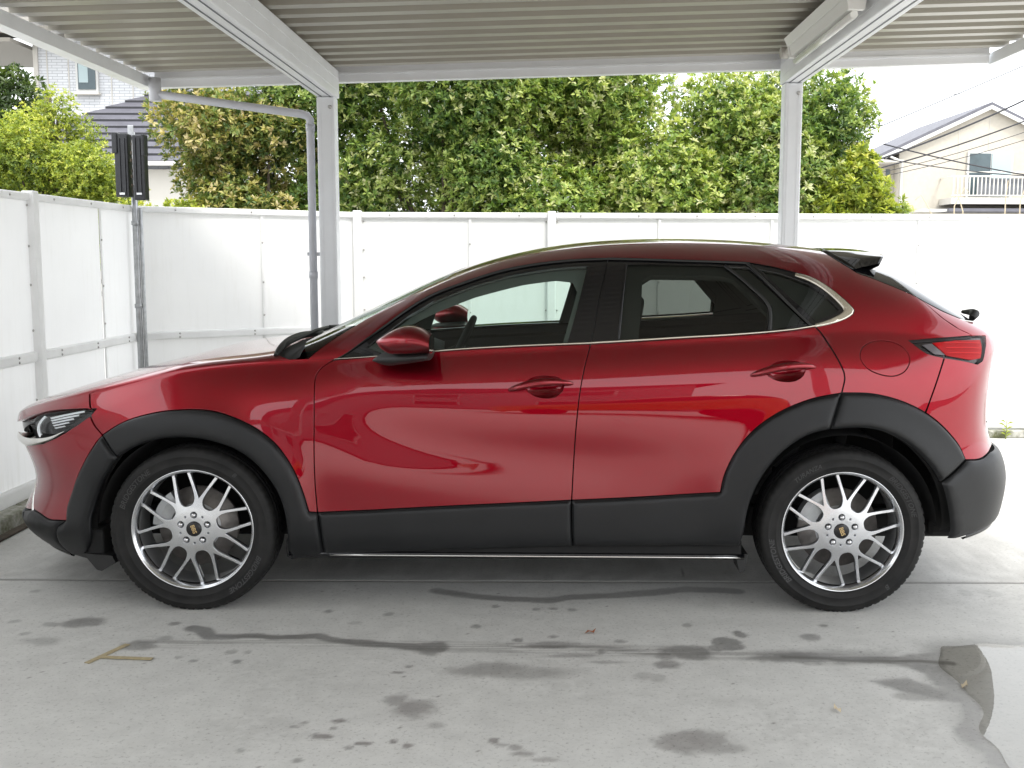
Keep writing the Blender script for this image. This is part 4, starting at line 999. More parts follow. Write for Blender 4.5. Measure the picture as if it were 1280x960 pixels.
def panel(name, mat, outer, parent, side=1, holes=(), off=0.0, gap=.0033, flange=.020, h=.028, crown=None, both=False, mapf=None, normf=None):
    outer = clean(outer)
    if area(outer) < 0: outer = outer[::-1]
    holes = [clean(x) for x in holes]; holes = [x if area(x) < 0 else x[::-1] for x in holes]
    mp = mapf or (lambda u: surf(u[:, 0], u[:, 1])); nf = normf or (lambda u: FN(u[:, 0], u[:, 1]))
    loops = []
    for lp_ in [outer] + holes:
        A = np.array(lp_); fx = None if mapf else ((A[:, 1] > QM - .004) | (A[:, 0] < S0 + .004) | (A[:, 0] > S1 - .004))
        loops.append((offset(lp_, gap, fx), fx if fx is not None else np.zeros(len(A), bool)))
    B0 = np.concatenate([l[0] for l in loops]); edges = []; b = 0
    for l, _ in loops:
        n = len(l); edges += [(b + i, b + (i + 1) % n) for i in range(n)]; b += n
    lo, hi = B0.min(0), B0.max(0)
    gx_, gy_ = np.meshgrid(np.arange(lo[0] + h * .5, hi[0], h), np.arange(lo[1] + h * .5, hi[1], h * .9), indexing='ij')
    gx_ = gx_ + (np.arange(gx_.shape[1]) % 2)[None, :] * h * .5
    I = np.stack([gx_.ravel(), gy_.ravel()], 1)
    def dist(U):
        d = poly_dist(U[:, 0], U[:, 1], [tuple(p) for p in loops[0][0]])
        for l, _ in loops[1:]: d = np.maximum(d, -poly_dist(U[:, 0], U[:, 1], [tuple(p) for p in l]))
        return d
    I = I[dist(I) < -h * .35] if len(I) else I
    rings = []
    if crown:
        for rd in (crown[1] * .2, crown[1] * .5, crown[1]):
            for l, fx in loops:
                q = offset([tuple(p) for p in l], rd); q = q[~fx] if fx is not None else q
                if len(q): q = q[dist(q) < -rd * .8]; rings.append(q)
        if rings and len(I): 
            I = I[dist(I) < -crown[1] * 1.25]
    U = np.concatenate([B0] + rings + [I]) if len(I) or rings else B0
    res = delaunay_2d_cdt([Vector(p) for p in U], edges, [], 0, 1e-6, True)
    V = np.array([v[:] for v in res[0]]); T = np.array([f for f in res[2] if len(f) == 3])
    cen = V[T].mean(1); T = T[dist(cen) < -1e-7]
    used = np.unique(T); rem = -np.ones(len(V), int); rem[used] = np.arange(len(used)); V = V[used]; T = rem[T]
    a2 = (V[T[:, 1], 0] - V[T[:, 0], 0]) * (V[T[:, 2], 1] - V[T[:, 0], 1]) - (V[T[:, 1], 1] - V[T[:, 0], 1]) * (V[T[:, 2], 0] - V[T[:, 0], 0])
    T[a2 < 0] = T[a2 < 0][:, ::-1]
    P = mp(V); N = nf(V)
    if crown:
        d = -dist(V); t = np.clip(d / crown[1], 0, 1); o_ = off + crown[0] * np.sqrt(np.clip(1 - (1 - t)**2, 0, 1))
    else: o_ = np.full(len(V), off)
    if callable(off): o_ = off(V)
    P = P + N * o_[:, None]
    # make sure triangles face along the normal
    fn = np.cross(P[T[:, 1]] - P[T[:, 0]], P[T[:, 2]] - P[T[:, 0]]); 
    if (fn * N[T[:, 0]]).sum() < 0: T = T[:, ::-1]
    if crown or callable(off):
        fn = np.cross(P[T[:, 1]] - P[T[:, 0]], P[T[:, 2]] - P[T[:, 0]]); vn = np.zeros_like(P)
        for k in range(3): np.add.at(vn, T[:, k], fn)
        Nn = vn / np.maximum(np.linalg.norm(vn, axis=1, keepdims=True), 1e-12)
    else: Nn = N
    VV, NN, TT = [P], [Nn], [T]; base = len(P)
    if flange > 0:
        key = {(round(v[0], 5), round(v[1], 5)): i for i, v in enumerate(V)}
        for l, fx in loops:
            n = len(l); ids = [key.get((round(p[0], 5), round(p[1], 5)), -1) for p in l]
            if min(ids) < 0: continue
            ids = np.array(ids); p0 = P[ids]; n0 = N[ids]; outd = mp(offset([tuple(x) for x in l], -.002)) - mp(l); outd -= n0 * (outd * n0).sum(1, keepdims=True); ln = np.linalg.norm(outd, axis=1, keepdims=True); outd = outd / np.maximum(ln, 1e-9)
            r1 = p0 + outd * .0012 - n0 * .0016; r2 = p0 + outd * .0008 - n0 * flange
            VV += [p0, r1, r2]; NN += [n0, (n0 + outd * 1.6) / np.linalg.norm(n0 + outd * 1.6, axis=1, keepdims=True), outd]
            for i in range(n):
                j = (i + 1) % n
                if fx[i] and fx[j]: continue
                for a_, b_ in ((0, n), (n, 2 * n)):
                    TT.append(np.array([[base + a_ + i, base + b_ + i, base + b_ + j], [base + a_ + i, base + b_ + j, base + a_ + j]]))
            base += 3 * n
    P = np.concatenate(VV); N = np.concatenate(NN); T = np.concatenate(TT)
    fn = np.cross(P[T[:, 1]] - P[T[:, 0]], P[T[:, 2]] - P[T[:, 0]]); flip = (fn * N[T].mean(1)).sum(1) < 0; T[flip] = T[flip][:, ::-1]
    if mapf: return mesh_np(name, P, T, mat, parent, True, N)
    def sided(sd):
        k = np.array([1, -1, 1]) if sd == 1 else np.array([1, 1, 1]); return P * k, N * k, (T[:, ::-1] if sd == 1 else T)
    if both:
        a, b = sided(1), sided(-1); P2 = np.concatenate([a[0], b[0]]); N2 = np.concatenate([a[1], b[1]]); T2 = np.concatenate([a[2], b[2] + len(P)])
    else: P2, N2, T2 = sided(side)
    return mesh_np(name, P2, T2, mat, parent, True, N2)
def strip(name, mat, edge, parent, side, w0, w1, off, n_out=.004, taper=False):
    """narrow moulding along an edge: from q-offset w0 to w1, raised by off"""
    pts = np.array(spline(EDGE[edge] if isinstance(edge, str) else edge, .02)); d = np.gradient(pts, axis=0); d /= np.linalg.norm(d, axis=1, keepdims=True); nn = np.stack([-d[:, 1], d[:, 0]], 1)
    cs = [(w0, 0), (w0 + .001, off), ((w0 + w1) / 2, off + n_out), (w1 - .001, off), (w1, 0)]; rows = []
    for (w, o) in cs:
        q = pts + nn * w; rows.append(surf(q[:, 0], q[:, 1], o))
    rows = [[tuple(v * np.array([1, -side, 1])) for v in r] for r in rows]
    return MB().grid(rows).build(name, mat, parent)

for side in (1, -1):
    # ---- body side: pillar, roof rail and rear quarter in one pressing
    bs = chain('red_top', 'rwin_side', 'gate_side', '-lamp_top', 'tail_low', 'bump_seam', '-r_arch_b')
    ib = min(range(len(bs)), key=lambda i: math.hypot(bs[i][0] - EDGE['bump_seam'][-1][0], bs[i][1] - EDGE['bump_seam'][-1][1]))
    arch_b = spline(EDGE['r_arch_b']); ja = min(range(len(arch_b)), key=lambda i: math.hypot(arch_b[i][0] - EDGE['bump_seam'][-1][0], arch_b[i][1] - EDGE['bump_seam'][-1][1]))
    body = bs[:ib] + arch_b[:ja + 1][::-1]
    body = body + chain('-rdoor_lo', '-chrome_out', '-dlo_c', '-dlo_b', '-dlo_a', '-crest_tail')[1:-2]
    fuel = closed_smooth(EDGE['fuel'])
    qp = panel('body_side', 'car_paint', body, car, side, holes=[fuel] if side == 1 else [], h=.026)
    panel('inner_skin', 'trim_dark', body, qp, side, off=-.012, gap=-.004, flange=0, h=.06)
    if side == 1: panel('fuel_lid', 'car_paint', fuel, qp, side, gap=.0022, h=.02)
    # ---- front fender
    fe = loop('hood_seam', 'crest', 'crest_tail', 'door_front', (EDGE['f_arch_rear'][-1]), '-f_arch_rear', '-fend_bump', '-lamp_tip')
    panel('front_fender', 'car_paint', fe, car, side)
    # ---- doors
    fd = panel('front_door', 'car_paint', loop('belt_f', 'split_lo', '-clad_top_f', '-door_front'), car, side, holes=[closed_smooth(EDGE['bowl_f'])], h=.024)
    rd = panel('rear_door', 'car_paint', loop('belt_r', 'rdoor_lo', '-r_arch_a', '-clad_top_r', '-split_lo'), car, side, holes=[closed_smooth(EDGE['bowl_r'])], h=.024)
    for dr_, bw in ((fd, 'bowl_f'), (rd, 'bowl_r')):
        bp_ = closed_smooth(EDGE[bw]); cen = np.mean(bp_, 0); rr = np.array(bp_) - cen; ext = np.abs(rr).max(0)
        dish = lambda V, c=cen, e=ext: -.036 * np.clip(1 - ((V[:, 0] - c[0]) / e[0])**2 - ((V[:, 1] - c[1]) / e[1])**2, 0, 1)**.7
        panel('handle_bowl', 'car_paint', bp_, dr_, side, gap=-.002, flange=0, h=.008, off=dish)
        # pull handle: lens-shaped bar standing off the door
        e0 = np.array([cen[0] - .145, cen[1] + .003]); L_ = .262; rows = []
        for t in np.linspace(0, 1, 22):
            s_, q_ = e0[0] + L_ * t, e0[1] + .012 * math.sin(math.pi * t) + .014 * t - .010
            hh = .004 + .0125 * math.sin(math.pi * t**.85)**.6; dd = .006 + .020 * math.sin(math.pi * t)**.5; o = .002 + .034 * math.sin(math.pi * t)**.55
            c = surf(np.array([s_]), np.array([q_]))[0]; n_ = FN(np.array([s_]), np.array([q_]))[0]; up_ = np.array([0, 0, 1.]) - n_ * n_[2]; up_ /= np.linalg.norm(up_)
            rows.append([tuple((c + n_ * (o + dd * .5 * math.cos(a)) + up_ * hh * math.sin(a)) * np.array([1, -side, 1])) for a in np.linspace(0, 2 * math.pi, 15)[:-1]])
        MB().grid(rows, closed_v=True).build('door_handle', 'car_paint', dr_)
    # ---- window frames, pillars and glass
    ff = panel('window_frame', 'gloss_black', loop('dlo_a', 'split_up', '-belt_f'), fd, side, holes=[clean(EDGE['glass_f'])] and [loop(*[tuple(p) for p in EDGE['glass_f']])], off=-.004, flange=.03, gap=.002, h=.04)
    fr_ = panel('window_frame', 'gloss_black', loop('dlo_b', 'rdoor_up', '-belt_r', '-split_up'), rd, side, holes=[loop(*[tuple(p) for p in EDGE['glass_r']]), loop(*[tuple(p) for p in EDGE['glass_q']])], off=-.004, flange=.03, gap=.002, h=.04)
    fq = panel('quarter_window_frame', 'gloss_black', loop('dlo_c', 'chrome_out', '-rdoor_up'), car, side, holes=[loop(*[tuple(p) for p in EDGE['glass_qq']])], off=-.004, flange=.03, gap=.002, h=.04)
    panel('window_glass', 'glass_clear', loop(*[tuple(p) for p in EDGE['glass_f']]), fd, side, off=-.007, gap=-.004, flange=0, h=.05)
    panel('window_glass', 'glass_privacy', loop(*[tuple(p) for p in EDGE['glass_r']]), rd, side, off=-.007, gap=-.004, flange=0, h=.05)
    panel('fixed_glass', 'glass_privacy', loop(*[tuple(p) for p in EDGE['glass_q']]), rd, side, off=-.007, gap=-.004, flange=0, h=.05)
    panel('quarter_glass', 'glass_privacy', loop(*[tuple(p) for p in EDGE['glass_qq']]), car, side, off=-.007, gap=-.004, flange=0, h=.05)
    strip('belt_moulding', 'satin_trim', 'belt_f', fd, side, .0015, .0135, .003)
    strip('belt_moulding', 'satin_trim', 'belt_r', rd, side, .0015, .0145, .003)
    cho = spline(EDGE['chrome_out']); chi = spline(EDGE['chrome_in'])
    panel('window_surround', 'satin_trim', cho + chi[::-1], car, side, off=.001, gap=.0012, flange=.006, h=.03, crown=(.003, .006))
    ge = [(0.4498, 0.4172), (0.4265, 0.2357), (0.4094, 0.0275)]
    strip('glass_run', 'gloss_black', ge, rd, side, -.005, .005, .003)
    strip('glass_divider', 'seal', [(0.860, 0.4), (0.943, 0.300), (1.022, 0.179), (1.0225, 0.035)], rd, side, -.007, .007, .002)
    strip('door_seal', 'seal', [(0.955, 0.415), (1.0721, 0.2372), (1.195, 0.040)], rd, side, -.006, .006, .002)
    strip('roof_seal', 'seal', 'dlo_a', fd, side, -.006, .002, .003); strip('roof_seal', 'seal', 'dlo_b', rd, side, -.006, .002, .003)
    # ---- black cladding
    CR = (.013, .022)
    low_f = [(-1.8905, -0.5229), (-1.9305, -0.6025), (-1.9505, -0.655)]
    panel('arch_cladding', 'clad_plastic', chain('f_arch_front', (EDGE['f_in_front'][-1]), '-f_in_front', (-1.9505, -0.668)) + spline(low_f[::-1])[:-1], car, side, off=.002, crown=CR, h=.024)
    panel('arch_cladding', 'clad_plastic', loop('f_arch_rear', (-0.8133, -0.614), 'clad_front', (EDGE['f_in_rear'][-1]), '-f_in_rear'), car, side, off=.002, crown=CR, h=.024)
    panel('door_cladding', 'clad_plastic', loop('clad_top_f', 'split_clad', '-clad_bot_f', '-clad_front'), fd, side, off=.002, crown=(.011, .02), h=.03)
    panel('door_cladding', 'clad_plastic', loop('clad_top_r', 'r_arch_a', 'rdoor_arch', '-r_in_a', '-clad_bot_r', '-split_clad'), rd, side, off=.002, crown=CR, h=.024)
    panel('arch_cladding', 'clad_plastic', loop('r_arch_b', 'r_black_lead', '-r_in_b', '-rdoor_arch'), car, side, off=.002, crown=CR, h=.024)
    # ---- headlight
    hl_ = panel('headlight', 'lamp_dark', loop(*[tuple(p) for p in EDGE['lamp_out']]), car, side, off=-.022, gap=.001, flange=.02, h=.02)
    panel('lens', 'glass_lens', loop(*[tuple(p) for p in EDGE['lamp_out']]), hl_, side, off=-.001, gap=.001, flange=.004, h=.02)
    ln = np.array(EDGE['lamp_lens']); 
    for i_, z_ in enumerate((.080, .093, .106, .119, .132)):
        ss = np.linspace(-1.945 + .012 * i_, -1.80 - .012 * i_, 12)
        qq = np.full_like(ss, -z_) ; r0 = surf(ss, qq + .0032, -.014); r1 = surf(ss, qq, -.005); r2 = surf(ss, qq - .0032, -.014)
        MB().grid([[tuple(v * np.array([1, -side, 1])) for v in r] for r in (r0, r1, r2)]).build('light_bar', 'lamp_chrome', hl_)
    arc = [(-1.972 - .012 * math.sin(t * math.pi), -.070 - .08 * t) for t in np.linspace(0, 1, 9)]
    strip('signature_ring', 'lamp_chrome', arc, hl_, side, -.009, .009, -.006, .004)
    # ---- bright wing below the headlight
    wg = [(-2.62, -.105), (-2.45, -.108)] + [tuple(p) for p in EDGE['wing']]
    wgs = np.array(spline(wg, .02)); rows = []; ww = np.interp(np.linspace(0, 1, len(wgs)), [0, .5, .8, 1], [.027, .026, .012, .001])
    for t in np.linspace(-1, 1, 7):
        rows.append([tuple(v * np.array([1, -side, 1])) for v in surf(wgs[:, 0], wgs[:, 1] + ww * t, .004 + .012 * (1 - t * t) * (ww / .027))])
    MB().grid(rows).build('grille_wing', 'chrome', car)
    # ---- tail lamp
    tlp = loop('tail_low', 'tail_low2', 'tail_rear', '-tail_top2', '-lamp_top')
    tl = panel('tail_lamp', 'lamp_dark', tlp, car, side, off=-.016, gap=.001, flange=.01, h=.02)
    panel('lens', 'glass_tail', tlp, tl, side, off=.002, gap=.0015, flange=.006, h=.02)
    panel('red_lens', 'tail_red', loop((1.700, -.036), (1.80, -.022), (1.925, -.018), (1.915, -.092), (1.86, -.098), (1.75, -.082)), tl, side, off=-.006, gap=0, flange=.006, h=.016)
    panel('clear_lens', 'tail_smoke', loop((1.655, -.045), (1.695, -.038), (1.742, -.081), (1.70, -.078)), tl, side, off=-.008, gap=0, flange=.004, h=.016)
    for q_ in (-.035, -.055, -.075):
        strip('light_line', 'tail_clear', [(1.735 - q_ * .2, q_), (1.82, q_ + .003), (1.91, q_ + .002)], tl, side, -.0025, .0025, -.002, .002)
    # ---- fog lamp slot, sensor
    strip('fog_trim', 'chrome', [(-2.235, -.315), (-2.19, -.37), (-2.13, -.43), (-2.085, -.475)], car, side, -.003, .004, .002, .003)
    strip('fog_trim', 'chrome', [(-2.26, -.455), (-2.17, -.472), (-2.07, -.505)], car, side, -.004, .004, .002, .003)
    se = surf(np.array([1.7852]), np.array([-.5893]), .012)[0]; sn_ = FN(np.array([1.7852]), np.array([-.5893]))[0]
    kk = np.array([1, -side, 1]); MB().tube([se * kk, (se + sn_ * .003) * kk], .008, 12).build('parking_sensor', 'gloss_black', car)
    # ---- inner trim with the window openings
    trim = loop((-.80, .004), (-.845, .08), *[(p[0], p[1] + .05) for p in EDGE['red_top'][2:]], (1.40, .45), (1.80, .30), (1.85, .004))
    panel('pillar_trim', 'headliner', trim, car, side, holes=[loop(*[(p[0], max(p[1], .012)) for p in EDGE['far_f']]), loop(*[(p[0], max(p[1], .012)) for p in EDGE['far_r']])], off=-.022, gap=0, flange=.03, h=.05)
    panel('door_trim', 'trim_dark', loop((-.80, .010), (1.85, .010), (1.85, -.35), (-.80, -.35)), car, side, off=lambda V: -.026 - .045 * np.clip((-.01 - V[:, 1]) / .04, 0, 1), gap=0, flange=.0, h=.05)
    inner = loop((S0 + .12, -.05), (-1.9, -.09), (-.85, -.02), (1.6, -.02), (S1 - .1, -.05), (S1 - .1, -.74), (1.86, -.80), '-r_in_c', '-r_in_b', '-r_in_a', '-clad_bot_r', '-clad_bot_f', '-f_in_rear', '-f_in_front', (-2.0, -.63), (S0 + .12, -.50))
    panel('inner_shell', 'matt_black', inner, car, side, off=-.052, gap=0, flange=0, h=.07)

# ---- panels across the car
hood = panel('bonnet', 'car_paint', loop('hood_lip', 'hood_seam', 'crest', (-.99, .25), (-1.03, .55), (-1.045, QM), (-1.6, QM), (-2.2, QM), (S0 + .10, QM), (S0 + .10, .12), (S0 + .22, -.025)), car, both=True)
bf = loop((EDGE['lamp_tip'][1]), 'fend_bump', '-f_arch_front', 'f_black', (-2.45, -.40), (S0, -.39), (S0, -.13), (-2.45, -.125), (-2.24, -.125), (-2.0952, -.163), (-1.9699, -.184), (-1.885, -.178), (-1.83, -.163), (-1.7816, -.1395))
panel('front_bumper', 'car_paint', bf, car, both=True)
panel('grille', 'gloss_black', loop((S0, -.10), (-2.45, -.095), (-2.24, -.09), (-2.06, -.072), (-2.06, -.045), (-2.17, -.046), (-2.45, -.02), (S0, -.02)), car, off=-.02, flange=0, both=True)
low = spline([(-1.8905, -0.5229), (-1.9305, -0.6025), (-1.9505, -0.655)])
panel('front_bumper_skirt', 'clad_plastic', chain('-f_black') + low[1:] + chain((-1.96, -.665), (-2.10, -.61), (-2.3, -.55), (-2.5, -.52), (S0, -.51), (S0, -.40), (-2.45, -.41), (-2.24, -.435)), car, off=.002, crown=(.010, .02), both=True)
rs_hdr = [(-.36, .575), (-.30, .70), (-.27, .82), (-.262, QM)]
shield = panel('windshield', 'glass_shield', loop((-.862, .05), (-.8295, .1812), (-.7638, .3284), (-.6441, .455), (-.4781, .5434), (-.345, .588), (-.30, .70), (-.27, .82), (-.262, QM), (-.93, QM), (-.92, .60), (-.88, .25)), car, gap=.001, flange=0, h=.05, both=True)
rt = EDGE['red_top']; roofpts = [tuple(p) for p in spline(rt) if p[0] > -.33]
roof = panel('roof', 'car_paint', [(p[0], p[1] + .012) for p in roofpts] + chain((1.335, .63), (1.36, .75), (1.38, QM)) + chain((.6, QM), (-.255, QM), (-.262, .82), (-.293, .70), (-.325, .60)), car, both=True, off=-.003)
gs_ = [tuple(p) for p in spline(EDGE['rwin_side']) if p[0] > 1.43]
panel('rear_window', 'gloss_black', loop(*gs_, (1.90, .19), (1.97, .115), (2.1, .10), (2.3, .10), (S1, .10), (S1, .50), (1.9, .53), (1.6, .50), (1.45, .47)), car, both=True, h=.03, flange=.004)
panel('tailgate', 'car_paint', loop((1.8420, .275), (1.8471, .2255), (1.839, .1216), (1.8495, .0467), (1.8884, -.0048), (1.97, -.0048), (1.99, -.12), (2.02, -.36), (2.3, -.37), (S1, -.37), (S1, .095), (2.3, .095), (2.1, .095), (1.965, .11), (1.895, .185)), car, both=True)
bump_r = [tuple(p) for p in arch_b[ja:]]
panel('rear_bumper', 'car_paint', chain('bump_seam')[::-1][:-1] + chain('tail_low2', 'tail_rear', (1.975, -.0048), (1.995, -.12), (2.025, -.365), (2.3, -.375), (S1, -.375), (S1, -.475), (2.2, -.475), '-r_black') + bump_r[::-1][1:-1], car, both=True)
panel('rear_bumper_skirt', 'clad_plastic', loop('r_black', (2.2, -.48), (S1, -.48), (S1, -.76), (2.3, -.77), (2.0, -.80), (1.80, -.835), '-r_in_c', '-r_black_lead'), car, off=.004, crown=(.016, .03), flange=.04, both=True)
panel('roof_lining', 'headliner', loop((-.33, .58), (1.35, .60), (1.38, QM), (-.25, QM)), car, off=-.03, gap=0, flange=0, h=.08, both=True)
# raised ledge lip under the skirts
for x0_, x1_, pts in ((0, 0, [(-1.96, -.665), (-2.10, -.61), (-2.3, -.55), (-2.5, -.52), (S0, -.51)]), (0, 0, [(1.85, -.823), (2.0, -.80), (2.3, -.77), (S1, -.76)])):
    for side in (1, -1):
        strip('skirt_lip', 'gloss_black', pts, car, side, -.014, .004, .012, .004)
# windscreen cowl and wipers
cw = np.linspace(0, 1, 14)
for nm, s0_, s1_, mt in (('cowl', -1.05, -.90, 'matt_black'),):
    rows = []
    for s_ in np.linspace(s0_, s1_, 5):
        qq = np.linspace(.16, QM, 20); P = surf(np.full_like(qq, s_), qq, -.012 - .02 * math.sin((s_ - s0_) / (s1_ - s0_) * math.pi))
        rows.append([(p[0], -p[1], p[2]) for p in P] + [(p[0], p[1], p[2]) for p in P[::-1][1:]])
    MB().grid(rows).build(nm, mt, car)
def onsurf(s_, q_, off, side=1):
    p = surf(np.array([s_]), np.array([q_]), off)[0]; return (p[0], -side * p[1], p[2])
MB().tube([onsurf(-1.0, .30, .005), onsurf(-.97, .45, .02), onsurf(-.93, .75, .018), onsurf(-.915, QM - .05, .016)], [.008, .010, .009, .006], 8).build('wiper', 'seal', car)
MB().tube([onsurf(-1.02, .7, .004, -1), onsurf(-.98, .72, .014, -1), onsurf(-.97, .45, .012, -1)], [.011, .011, .008], 8).build('wiper', 'seal', car)
MB().tube([onsurf(-1.00 + .04 * t, .22 + (QM - .22) * t, .002 + .020 * math.sin(math.pi * min(1, t * 1.1))) for t in np.linspace(0, 1, 18)], [.005 + .011 * math.sin(math.pi * (.08 + .84 * t))**.7 for t in np.linspace(0, 1, 18)], 14).build('cowl_hump', 'seal', car)
# roof spoiler
rows_t = []
KT = [0, .35, .65, .82, .92, 1.0]
LE = np.array([(1.362, 0, 1.4955), (1.350, .21, 1.4935), (1.319, .392, 1.4815), (1.350, .500, 1.4500), (1.372, .545, 1.430), (1.406, .597, 1.402)])
TE = np.array([(1.645, 0, 1.4780), (1.630, .21, 1.4750), (1.592, .400, 1.4660), (1.566, .490, 1.4590), (1.556, .520, 1.4530), (1.540, .532, 1.4280)])
for t in np.linspace(-1, 1, 41):
    a = abs(t); sg = 1 if t > 0 else -1
    l = np.array([np.interp(a, KT, LE[:, k]) for k in range(3)]); e = np.array([np.interp(a, KT, TE[:, k]) for k in range(3)]); row = []
    for u in np.linspace(0, 1, 9):
        p = l + (e - l) * u + np.array([0, 0, .008 * (1 - a**3) * math.sin(math.pi * u)]); row.append((p[0], sg * p[1], p[2]))
    row += [(e[0] - .004, sg * e[1] * .99, e[2] - .012), (e[0] - .04, sg * e[1] * .985, e[2] - .030), (e[0] - .10, sg * e[1] * .985, e[2] - .060), (l[0] + .05, sg * l[1] * .97, l[2] - .05)]
    rows_t.append(row)
MB().grid(rows_t, closed_v=True).build('roof_spoiler', 'gloss_black', car)
rw = onsurf(2.06, .118, .008); MB().tube([rw, (rw[0] + .02, rw[1] + .02, rw[2] + .018), (rw[0] + .035, rw[1] + .09, rw[2] + .022), (rw[0] + .02, rw[1] + .16, rw[2] + .02)], [.014, .020, .016, .008], 10).build('rear_wiper', 'seal', car)
# sills, undertray, mud flaps
for side in (1, -1):
    k = np.array([1, -side, 1])
    sb = [(x, .845, .232 - (.004 * (x + .0))) for x in np.linspace(-.94, .93, 12)]
    MB().tube([tuple(np.array(p) * k) for p in sb], .013, 10).build('sill_strip', 'gloss_black', car)
    MB().tube([tuple(np.array((x, .858, z - .002)) * k) for x, y, z in sb[1:]], .0035, 8).build('sill_bright_line', 'chrome', car)
    MB().box((-.95, min(-side * .70, -side * .85), .215), (.92, max(-side * .70, -side * .85), .30), .01).build('sill', 'matt_black', car)
    MB().prism([(.895, .235), (.945, .24), (.935, .17), (.915, .16)], -side * .70, -side * .85, 'y').build('mud_flap', 'seal', car)
    MB().prism([(-1.80, .225), (-1.68, .215), (-1.665, .185), (-1.725, .150), (-1.745, .155)], -side * .60, -side * .82, 'y').build('mud_flap', 'seal', car)
    for cx in (-WX, WX):
        rows = []
        for a in np.linspace(R(2), R(178), 30):
            rr = .388; rows.append([(cx + rr * math.cos(a), -side * y, WZ + .01 + rr * math.sin(a)) for y in (.845, .80, .6, .42)])
        MB().grid(rows).build('wheel_liner', 'matt_black', car)
        rows = [[(cx + rr * math.cos(a), -side * .43, WZ + .01 + rr * math.sin(a)) for rr in (.02, .388)] for a in np.linspace(R(2), R(178), 30)]
        MB().grid(rows).build('inner_liner', 'matt_black', car)
for side in (1, -1):
    for x0_, x1_ in ((-2.03, -1.72), (1.735, 1.90)):
        MB().box((x0_, min(-side * .30, -side * (.60 if x0_ < 0 else .70)), .275), (x1_, max(-side * .30, -side * (.60 if x0_ < 0 else .70)), .66), .02).build('bumper_core', 'matt_black', car)
    MB().box((-1.83, min(-side * .30, -side * .70), .20), (-1.715, max(-side * .30, -side * .70), .60), .02).build('splash_guard', 'matt_black', car)
    MB().box((-1.79, min(-side * .60, -side * .80), .20), (-1.72, max(-side * .60, -side * .80), .32), .01).build('splash_guard', 'matt_black', car)
MB().box((-2.02, -.42, .20), (1.98, .42, .34), .02).build('undertray', 'matt_black', car)
MB().box((-.92, -.72, .205), (.90, .72, .34), .02).build('floor_pan', 'matt_black', car)

# ---- door mirrors
for side in (1, -1):
    k = np.array([1, -side, 1]); sm_ = empty('side_mirror', (0, 0, 0), 0, car)
    xs_ = np.linspace(0, 1, 18); rows = []
    for t in xs_:
        x = -.545 + .213 * t; hw = .012 + .088 * (1 - (1 - min(1, t / .92))**2.2)**.62
        ztop = 1.124 + .060 * math.sin(min(1, t / .62) * math.pi / 2) - .034 * max(0, (t - .62) / .38)**2
        zbot = 1.112 - .040 * math.sin(min(1, t / .3) * math.pi / 2) + .004 * t; yc = .985; zm = (ztop + zbot) / 2; hh = (ztop - zbot) / 2
        zm = zbot + (ztop - zbot) * .44
        def mp_(a):
            ca, sa = math.cos(a), math.sin(a)
            if sa >= 0: return (x, yc + hw * math.copysign(abs(ca)**.8, ca), zm + (ztop - zm) * abs(sa)**.9)
            u = abs(sa)**1.1; return (x, yc + hw * math.copysign(abs(ca)**.35, ca) * (1 - .30 * u), zm - (zm - zbot) * u)
        rows.append([tuple(np.array(mp_(a)) * k) for a in np.linspace(0, 2 * math.pi, 25)[:-1]])
    sh_ = MB().grid(rows, closed_v=True); sh_.f.append(tuple(range(24))); sh_.sm.append(True); sh_.build('mirror_shell', 'car_paint', sm_)
    MB().add([(a + .001, b, c) for a, b, c in rows[-1]], [tuple(range(24))]).build('mirror_glass', 'chrome', sm_)
    rows = []
    for t in np.linspace(0, 1, 12):
        x = -.572 + .232 * t; hz = .006 + .031 * math.sin(min(1, t / .35) * math.pi / 2) * (1 - .55 * t); z = 1.040 + .026 * t
        y0, y1 = .80, .93 + .13 * t
        rows.append([tuple(np.array(((x), (y0 + y1) / 2 + (y1 - y0) / 2 * math.cos(a), z + hz * math.sin(a))) * k) for a in np.linspace(0, 2 * math.pi, 17)[:-1]])
    ba = MB().grid(rows, closed_v=True); ba.f.append(tuple(range(16))); ba.sm.append(False); ba.f.append(tuple(range(11 * 16, 12 * 16))); ba.sm.append(False); ba.build('mirror_base', 'seal', sm_)

# ---- cabin
db = MB(); rows = []
for y in np.linspace(-.70, .70, 12): rows.append([(-.95, y, 1.0), (-.75, y, 1.045), (-.52, y, 1.04 - .02 * (y / .7)**2), (-.44, y, .99), (-.46, y, .80), (-.40, y, .6)])
db.grid(rows); db.build('dashboard', 'trim_dark', car)
st_ = MB(); ct = Vector((-.335, .37, .975)); tilt = Matrix.Rotation(R(-65), 3, 'Y')
st_.tube([ct + tilt @ Vector((.178 * math.cos(a), .178 * math.sin(a), 0)) for a in np.linspace(0, 2 * math.pi, 41)], .016, 10, cap=False)
st_.tube([ct + tilt @ Vector((-.17, 0, 0)), ct, ct + tilt @ Vector((.17, 0, 0))], .018, 8); st_.tube([ct + tilt @ Vector((0, -.17, 0)), ct + tilt @ Vector((0, .17, 0))], .018, 8); st_.tube([ct, ct + Vector((-.2, 0, -.09))], .03, 8)
st_.build('steering_wheel', 'trim_dark', car)
